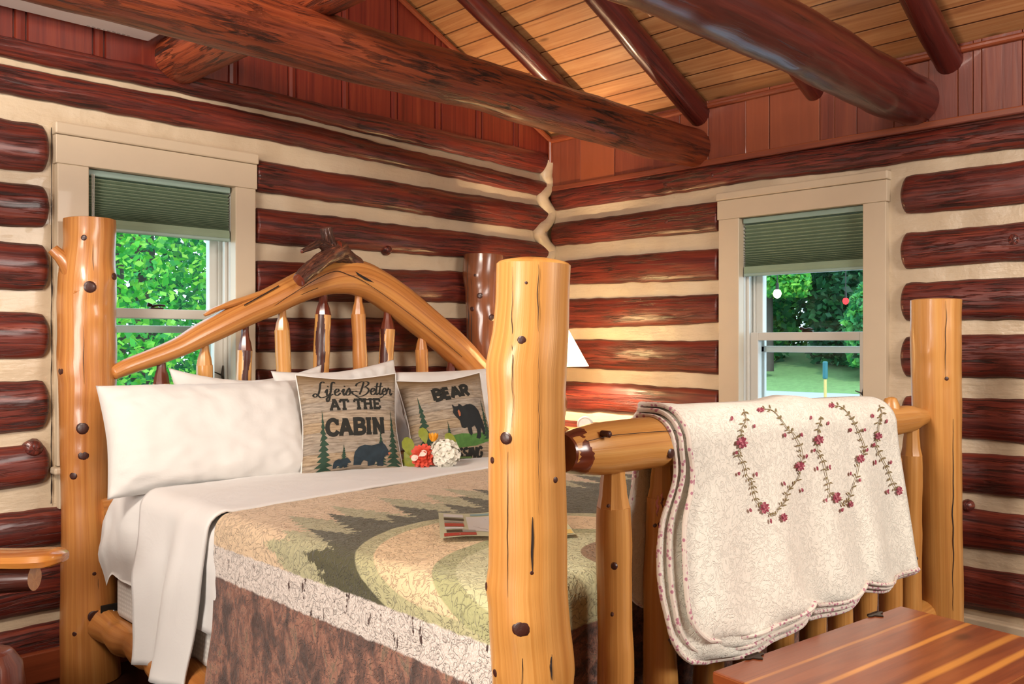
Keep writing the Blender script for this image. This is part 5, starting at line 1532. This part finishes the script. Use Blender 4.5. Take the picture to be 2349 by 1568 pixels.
b = MB(); lathe(b, (LX, LY), [(0, zt_+.001), (.06, zt_+.001), (.062, zt_+.015), (.03, zt_+.035), (.045, zt_+.09), (.055, zt_+.15), (.04, zt_+.22), (.014, zt_+.26), (.012, zt_+.34), (0, zt_+.34)]); b.build('lamp_base', plain('brown glazed lamp base', '#6b4a2e', .25, coat=.4), lamp)
t = NT('glowing lamp shade cloth')
tl = t.n('ShaderNodeBsdfTranslucent'); tl.inputs[0].default_value = (.95, .86, .62, 1)
em = t.n('ShaderNodeEmission'); em.inputs[0].default_value = (1, .74, .34, 1); em.inputs[1].default_value = 7
mx = t.n('ShaderNodeMixShader'); mx.inputs[0].default_value = .85; t.col('#e9dcae'); t.set(rough=.8)
t.l(t.b.outputs[0], mx.inputs[1]); t.l(tl.outputs[0], mx.inputs[2]); ad = t.n('ShaderNodeAddShader'); t.l(mx.outputs[0], ad.inputs[0]); t.l(em.outputs[0], ad.inputs[1]); t.l(ad.outputs[0], t.out.inputs[0]); M['shade'] = t.m
b = MB(); lathe(b, (LX, LY), [(.162, 1.078), (.150, 1.098), (.055, 1.268), (.052, 1.272)], 40); sh_o = b.build('lamp_shade', M['shade'], lamp, sharp=0)
b = MB(); lathe(b, (LX, LY), [(0.0, 1.10), (.018, 1.105), (.026, 1.13), (.018, 1.155), (0, 1.165)], 16)
t = NT('lit bulb'); em = t.n('ShaderNodeEmission'); em.inputs[0].default_value = (1, .78, .45, 1); em.inputs[1].default_value = 20; t.l(em.outputs[0], t.out.inputs[0]); b.build('bulb', t.m, lamp, sharp=0)
pcl = at_d(1342, 967, 4.36)
ck_ = thing('alarm_clock', (pcl.x, pcl.y, zt_), 'small round white clock with a grey rim showing above the footboard rail', 'clock')
fd = (EYE-pcl); fd.z = 0; fd.normalize()
pcl.z = zt_+.046
sdir = fd.cross(UP)
b = MB(); R0 = .040
ring = [pcl+sdir*math.cos(2*PI*k/32)*R0*.88+UP*math.sin(2*PI*k/32)*R0*.88 for k in range(33)]
b.tube(ring, .0055, seg=8, caps=False); b.build('clock_rim', plain('grey glossy plastic', '#b8bfc2', .25, coat=.4), ck_)
b = MB(); b.tube([pcl-fd*.012, pcl+fd*.0, pcl+fd*.002], [R0*.85, R0*.85, R0*.8], seg=32); b.build('clock_face', plain('white plastic', '#e6e6e4', .3), ck_)
b = MB(); b.box(pcl-UP*.0415, (.03, .03, .009), (sdir, fd, UP), .002); b.build('clock_foot', plain('white clock plastic', '#dcdcda', .3), ck_)

# ================================================================== WALL AIR CONDITIONER
M['acwhite'] = plain('white plastic casing', '#f3f1ec', .4, var=.02)
ac = thing('air_conditioner', (.90, YG-.1, 2.36), 'long white wall air conditioner seen from below behind the big beam', 'air conditioner')
ax1 = 1.366; ax0 = .30; zb = 2.357
b = MB(); y1 = YG-.001
b.box(((ax0+ax1)/2, y1-.06, zb+.13), (ax1-ax0, .12, .26), bev=.006)
b.box(((1.165+ax1)/2, y1-.165, zb+.142), (ax1-1.165, .095, .236), bev=.012)
b.box(((ax0+1.165)/2, y1-.20, zb+.165), (1.165-ax0, .03, .19), bev=.012)
b.build('casing', M['acwhite'], ac)
MB().box(((ax0+1.165)/2, y1-.153, zb+.12), (1.16-ax0, .06, .2), bev=.002).build('outlet_slot', plain('dark outlet slot', '#3a2d24', .6), ac)
MB().box(((ax0+1.15)/2, y1-.19, zb+.060), (1.14-ax0, .05, .008), (Vector((1, 0, 0)), Vector((0, .9, .43)), Vector((0, -.43, .9))), .003).build('louver', M['acwhite'], ac)
b = MB()
for k in range(9): b.box((1.14+k*.018, y1-.014-.002*(k % 2), zb-.0006), (.011 if k != 3 else .004, .007, .0008), bev=0)
b.build('printed_marking', plain('faint grey printing', '#a8a59f', .5), ac)

# ================================================================== LOG ARMCHAIR (left edge of the photo)
M['armwood'] = wood('glossy orange armrest wood', [(.15, '#8a4a1c'), (.45, '#b9702e'), (.7, '#d08f45'), (.95, '#dba35c')], along=1.4, across=30, rough=.22, coat=.6, bump=.08, blotch=.4, blotch_col='#7a3a16')
M['darklog'] = wood('dark red brown chair log', [(.2, '#2c120d'), (.5, '#4d2117'), (.8, '#6e3622'), (1, '#84482c')], along=1.6, across=26, streak='#170907', streak_amt=.8, streak_lo=.55, rough=.3, coat=.5, bump=.3)
M['stumpwood'] = wood('red brown stump wood', [(.2, '#4a2018'), (.5, '#74382a'), (.8, '#95543c')], along=2, across=26, streak='#2a0f0b', streak_amt=.7, streak_along=3, streak_across=40, streak_lo=.56, rough=.35, coat=.4, bump=.4)
tip = at_y(150, 1270, 2.58); fx = RIGHT.copy(); fy = FWD.copy()       # chair faces fx
o0 = Vector((tip.x, tip.y, 0))
chair = thing('log_armchair', o0-fx*.35-fy*.28, 'rustic log armchair at the left photo edge with a flat glossy wooden armrest', 'armchair')
def arm(off):
    c0 = o0+fy*off; zt = tip.z+.012
    out = []; 
    prof = [(-.62, .035), (-.45, .045), (-.25, .055), (-.12, .062), (-.05, .06), (-.015, .045), (.0, .022)]
    up_, dn = [], []
    for x, w in prof: up_.append((x, w))
    V = []; U = []
    nx = len(cat([(x, w, 0) for x, w in prof], 5)); cc = cat([(x, w, 0) for x, w in prof], 5)
    for q_ in cc:
        th = .021+.006*noise.noise(Vector((q_.x*6, off, 1)))-(.01*max(0, (q_.x+.03)/.03) if q_.x > -.03 else 0)
        zz_ = zt-.02-.05*0+.004*math.sin(q_.x*9)
        for k in range(12):
            a = 2*PI*k/12; cy, cz = math.cos(a), math.sin(a)
            sy_1 = (abs(cy)**.7)*(1 if cy > 0 else -1); sz_1 = (abs(cz)**.55)*(1 if cz > 0 else -1)
            p = c0+fx*q_.x+fy*(sy_1*q_.y-.0)+UP*(zz_+sz_1*th); V.append(p); U.append((q_.x, a*.04))
    F = [(i*12+k, i*12+(k+1) % 12, (i+1)*12+(k+1) % 12, (i+1)*12+k) for i in range(nx-1) for k in range(12)]
    F.append(tuple(range(12))[::-1]); F.append(tuple((nx-1)*12+k for k in range(12)))
    b = MB(); b.add(V, F, U); b.build('armrest', M['armwood'], chair)
    s0 = c0+fx*(-.085)+UP*(zt-.078); s1 = c0+fx*(-.55)+UP*(zt-.10)
    b = MB(); b.tube([s0, s0.lerp(s1, .3), s0.lerp(s1, .7), s1], [.036, .040, .042, .042], seg=18, rough=.12, rscale=14, capm=1); b.build('arm_support', [M['darklog'], M['bed_head']], chair)
    b = MB(); p = c0+fx*(-.30); b.tube([p, p+UP*.2, p+UP*.4, p+UP*(zt-.11)], [.045, .047, .045, .04], seg=18, rough=.1, rscale=9); b.build('front_leg', M['darklog'], chair)
    b = MB(); p = c0+fx*(-.60); b.tube([p, p+UP*.3, p+UP*.6, p+UP*.98-fx*.1], [.045, .045, .045, .04], seg=18, rough=.1, rscale=9, dome=.01); b.build('back_leg', M['darklog'], chair)
arm(0.0); arm(-.60)
# stump-like front corner post and seat logs
sf = at_d(50, 1500, 2.32); sf.z = 0; cst = sf-RIGHT*.088
b = MB(); b.tube([cst+UP*z for z in (0, .1, .2, .28, .34, .372)], [.088, .09, .088, .086, .078, .058], seg=26, rough=.06, rscale=9, dome=.014, seed=3.0); b.build('front_stump', M['stumpwood'], chair)
u1 = (sf-o0).dot(fx)
for k in range(3):
    uu = u1-.20-.15*k
    pts = [o0+fx*uu+fy*(.02-.03*i)+UP*.30 for i in range(23)]
    b = MB(); b.tube(pts, [.055]+[.073+.004*math.sin(i+k) for i in range(21)]+[.055], seg=22, rough=.06, rscale=8, dome=.012, seed=k); b.build('seat_log', M['darklog'], chair)
for k in range(3):
    zz_ = .62+.12*k; pts = [o0+fx*(-.60-.03*k)+fy*(.03-.66*i/12)+UP*zz_ for i in range(13)]
    b = MB(); b.tube(pts, .036, seg=14, rough=.1, rscale=9); b.build('back_slat', M['darklog'], chair)

# ================================================================== OUTSIDE
t = NT('green foliage'); isl = t.n('ShaderNodeNewGeometry').outputs['Random Per Island']
def foliage(name, a, b_, c_):
    t = NT(name); isl = t.n('ShaderNodeNewGeometry').outputs['Random Per Island']
    t.col(t.ramp(isl, [(0, a), (.55, b_), (1, c_)])); t.set(rough=.6)
    tl = t.n('ShaderNodeBsdfTranslucent'); t.l(t.ramp(isl, [(0, a), (.55, b_), (1, c_)]), tl.inputs[0])
    mx = t.n('ShaderNodeMixShader'); mx.inputs[0].default_value = .45; t.l(t.b.outputs[0], mx.inputs[1]); t.l(tl.outputs[0], mx.inputs[2]); t.l(mx.outputs[0], t.out.inputs[0]); return t.m
M['fol1'] = foliage('bright green leaves', '#1f7a35', '#4fae3c', '#a9dd5a'); M['fol2'] = foliage('mid green leaves', '#1c5f3a', '#338a4a', '#6cb650'); M['fol3'] = foliage('dark green leaves', '#123e28', '#1f5c38', '#3d7f46')
M['trunk'] = plain('grey brown tree bark', '#3b352c', .9, var=.3, scale=12, bump=.6)
M['grass'] = plain('green grass', '#5b7a45', .9, var=.35, scale=8, bump=.5)
M['road'] = plain('pale grey gravel road', '#8f949d', .9, var=.12, scale=6)
def tree(name, base, h, rad, n, mat, leaf, label, trunk_r=.09, seed=1, zlow=.3, catg='tree'):
    root = thing(name, base, label, catg, 'trees and bushes outside the windows')
    r = random.Random(seed); b = MB(); V = []; F = []
    B0 = Vector(base)
    for k in range(n):
        th = r.uniform(0, 2*PI); z = zlow+(h-zlow)*r.random(); prof_ = math.sin(PI*min(1, max(.08, (z-zlow+.25*h)/(1.28*h-zlow))))**.6
        rr = rad*prof_*(r.random()**.45)*(1+.25*noise.noise(Vector((math.cos(th)*2, math.sin(th)*2, z*1.5+seed))))
        p = B0+Vector((math.cos(th)*rr, math.sin(th)*rr, z)); L_ = leaf*r.uniform(.6, 1.3)
        d = Vector((r.gauss(0, 1), r.gauss(0, 1), r.gauss(-.3, .7))).normalized(); s = d.orthogonal().normalized(); s = (s*math.cos(th*3)+d.cross(s)*math.sin(th*3))
        i = len(V); V += [p-d*L_*.5, p+s*L_*.32, p+d*L_*.5, p-s*L_*.32]; F.append((i, i+1, i+2, i+3))
    mesh('crown', V, F, M[mat], root, smooth=False)
    b = MB(); b.tube([B0, B0+Vector((.03, .02, h*.4)), B0+Vector((.0, .05, h*.8))], [trunk_r, trunk_r*.8, trunk_r*.4], seg=12, rough=.15, rscale=4); b.build('trunk', M['trunk'], root)
GZ = -.35
g = mesh('ground', [(-6, YW+.3, GZ), (7, YW+.3, GZ), (9, 40, GZ), (-6, 40, GZ)], [(0, 1, 2, 3)], M['grass'], smooth=False); props(g, kind='structure')
g = mesh('road', [(XW+.3, -14, GZ-.01), (14, -14, .04), (40, -14, .05), (40, 24, .05), (14, 24, .04), (XW+.3, 24, GZ-.01)], [(0, 1, 4, 5), (1, 2, 3, 4)], M['road'], smooth=False); props(g, kind='structure')
b = MB(); Vb = []
for i in range(20):
    for j, (x, z) in enumerate(((18.2, .03), (18.8, .16), (20.3, .42), (23, .75), (30, 1.1))): Vb.append((x-.10*i+.2*math.sin(i)+2.0, -12+2.0*i, z))
b.add(Vb, [f[::-1] for f in grid(20, 5)]); bank = b.build('grass_bank', M['grass'], sharp=0); props(bank, kind='structure')
tree('leafy_tree', (2.75, 8.0, GZ), 4.2, .70, 6500, 'fol1', .085, 'bright sunlit leafy tree at the left side of the left window view', .06, 2, .3)
tree('leafy_tree', (4.45, 8.5, GZ), 4.0, .82, 6500, 'fol1', .085, 'light green leafy tree at the right side of the left window view', .07, 5, .2)
tree('shade_tree', (4.75, 12.0, GZ), 6.5, 1.6, 8000, 'fol2', .14, 'mid green tree seen between the two bright trees in the left window', .2, 8, .3)
tree('shade_tree', (7.9, 12.6, GZ), 6.5, 1.5, 3000, 'fol3', .2, 'dark green tree at the far right behind the left window', .2, 9, .3)
tree('shade_tree', (1.5, 12.6, GZ), 7, 1.6, 3000, 'fol3', .2, 'dark tree at the far left of the left window view', .25, 10, .3)
tree('shade_tree', (5.6, 16.5, GZ), 8, 2.6, 6000, 'fol3', .24, 'dark green tree farthest back in the left window', .25, 12, .3)
o = MB(); o.tube([(3.32, 9.1, GZ), (3.32, 9.1, 1.0), (3.30, 9.12, 2.6), (3.34, 9.1, 5.0)], [.15, .13, .12, .10], seg=18, rough=.15, rscale=5); o = o.build('tree_trunk', M['trunk']); props(o, 'thick dark tree trunk standing outside the left window', 'tree trunk')
for k, (x, y, h, r, m, lb) in enumerate(((22.6, 13.4, 6.5, 1.6, 'fol2', 'green tree at the left side of the right window view'), (22.6, 9.7, 7, 1.75, 'fol3', 'dark green tree at the right side of the right window view'), (26.4, 11.2, 8, 1.9, 'fol3', 'tall dark tree farthest behind the road in the right window'), (26.4, 15.4, 8, 1.9, 'fol3', 'tall dark tree behind the left green tree in the right window'), (20.4, 11.3, 4.6, 1.15, 'fol1', 'bright yellow-green tree in the middle of the right window'), (28.5, 13.3, 9, 2.1, 'fol2', 'mid green tree farthest back in the middle of the right window'), (20.6, 8.6, 2.2, .75, 'fol2', 'rounded green bush on the grass bank in the right window'), (24.5, 5.6, 7, 1.7, 'fol3', 'dark tree outside, well right of the right window view'), (25, 1.8, 7.5, 1.8, 'fol2', 'green tree outside, farthest right of the right window view'), (25, 19.3, 7.5, 1.8, 'fol2', 'green tree outside, well left of the right window view'))):
    zl0 = .2 if k != 4 else 1.9
    tree('roadside_tree' if k != 6 else 'roadside_bush', (x, y, .45), h, r, 9000, m, .24 if k != 4 else .15, lb, .14, 20+k, zl0, 'tree' if k != 6 else 'bush')
M['tealpost'] = plain('teal painted metal', '#15595e', .5)
p = at_d(1893, 852, 17.0)
pb_ = thing('marker_post', (p.x, p.y, .05), 'small teal marker on a post at the roadside in the right window', 'post')
b = MB(); b.tube([(p.x, p.y, .0), (p.x, p.y, p.z-.15)], .03, seg=8); b.build('post', plain('pale wooden post', '#b39a5a', .8), pb_)
b = MB(); b.box((p.x, p.y, p.z+.03), (.08, .085, .34), bev=.02); b.build('marker_head', M['tealpost'], pb_)
def glow(name, px, py, d, r, col, st, label):  # glowing body added outdoors in place of a light reflected in the pane
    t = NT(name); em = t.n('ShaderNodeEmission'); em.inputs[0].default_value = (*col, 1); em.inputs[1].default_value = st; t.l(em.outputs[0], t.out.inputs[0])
    c_ = at_d(px, py, d); root = thing('reflection_glow', c_, label, 'light')
    b = MB(); lathe(b, (c_.x, c_.y), [(0, c_.z-r*1.2), (r*.7, c_.z-r*.8), (r, c_.z), (r*.7, c_.z+r*.8), (0, c_.z+r*1.1)], 16); b.build('bulb', t.m, root, sharp=0)  # stands for the reflection, no real bulb hangs here
    b = MB(); b.tube([c_+UP*r*.9, c_+UP*(r*.9+.05)], [r*.4, r*.35], seg=8); b.tube([c_+UP*(r*.9+.05), c_+UP*1.8], .004, seg=6); b.build('cord', M['metal_dark'], root)  # socket and cord are invented along with the glow
glow('warm white reflection glow', 1783, 673, 6.5, .032, (1, .92, .72), 6, 'added white glow standing for a lamp reflection in the right window at its upper left')
glow('red reflection glow', 1940, 690, 6.5, .024, (1, .06, .07), 2.2, 'added red glow standing for an LED reflection in the right window at its upper right')

# ================================================================== LIGHT AND CAMERA
def light(kind, name, loc, energy, col, size=.1, size_y=None, target=None):
    l = bpy.data.lights.new(name, kind); l.energy = energy; l.color = col
    if kind == 'AREA':
        l.size = size
        if size_y: l.shape = 'RECTANGLE'; l.size_y = size_y
    elif kind == 'POINT': l.shadow_soft_size = size
    o = bpy.data.objects.new(name, l); C.objects.link(o); o.location = loc
    if target is not None: o.rotation_euler = (Vector(target)-Vector(loc)).to_track_quat('-Z', 'Y').to_euler()
    return o
light('POINT', 'bulb_light', (LX, LY, 1.16), 110, (1, .74, .46), .03)
light('AREA', 'ceiling_fixture', (-.75, 1.15, 2.75), 140, (1, .88, .76), .7, None, (1.6, 1.9, .6))
light('AREA', 'room_fill', (2.1, -1.8, 2.2), 98, (1, .92, .84), 1.2, None, (1.9, 1.6, .9))  # unseen fill panel added behind the camera to brighten the draped quilt
light('AREA', 'near_fill', (-1.5, 1.3, 1.2), 58, (1, .92, .84), .8, None, (1.2, 2.7, 1.7))  # added low fill panel lifting the upper left, not a real lamp
s = light('SUN', 'sun', (0, 0, 8), 3.0, (1, .96, .88)); s.data.angle = .05
s.rotation_euler = Vector((.45, .55, -.70)).to_track_quat('-Z', 'Y').to_euler()
w = bpy.data.worlds.new('daylight'); bpy.context.scene.world = w; w.use_nodes = True
wt = w.node_tree; wt.nodes.clear(); wo = wt.nodes.new('ShaderNodeOutputWorld'); bg = wt.nodes.new('ShaderNodeBackground'); bg.inputs[0].default_value = (.62, .82, 1.0, 1); bg.inputs[1].default_value = 4.5; wt.links.new(bg.outputs[0], wo.inputs[0])
cam = bpy.data.cameras.new('camera'); cam.sensor_width = 36; cam.sensor_fit = 'HORIZONTAL'; cam.lens = FOC/2349*36; cam.clip_start = .05; cam.clip_end = 200
co = bpy.data.objects.new('camera', cam); C.objects.link(co); co.location = EYE; co.rotation_euler = (PI/2, 0, -math.asin(CA))
bpy.context.scene.camera = co
sc = bpy.context.scene
sc.view_settings.view_transform = 'Standard'; sc.view_settings.look = 'None'; sc.view_settings.exposure = 0.0; sc.view_settings.gamma = 1.0
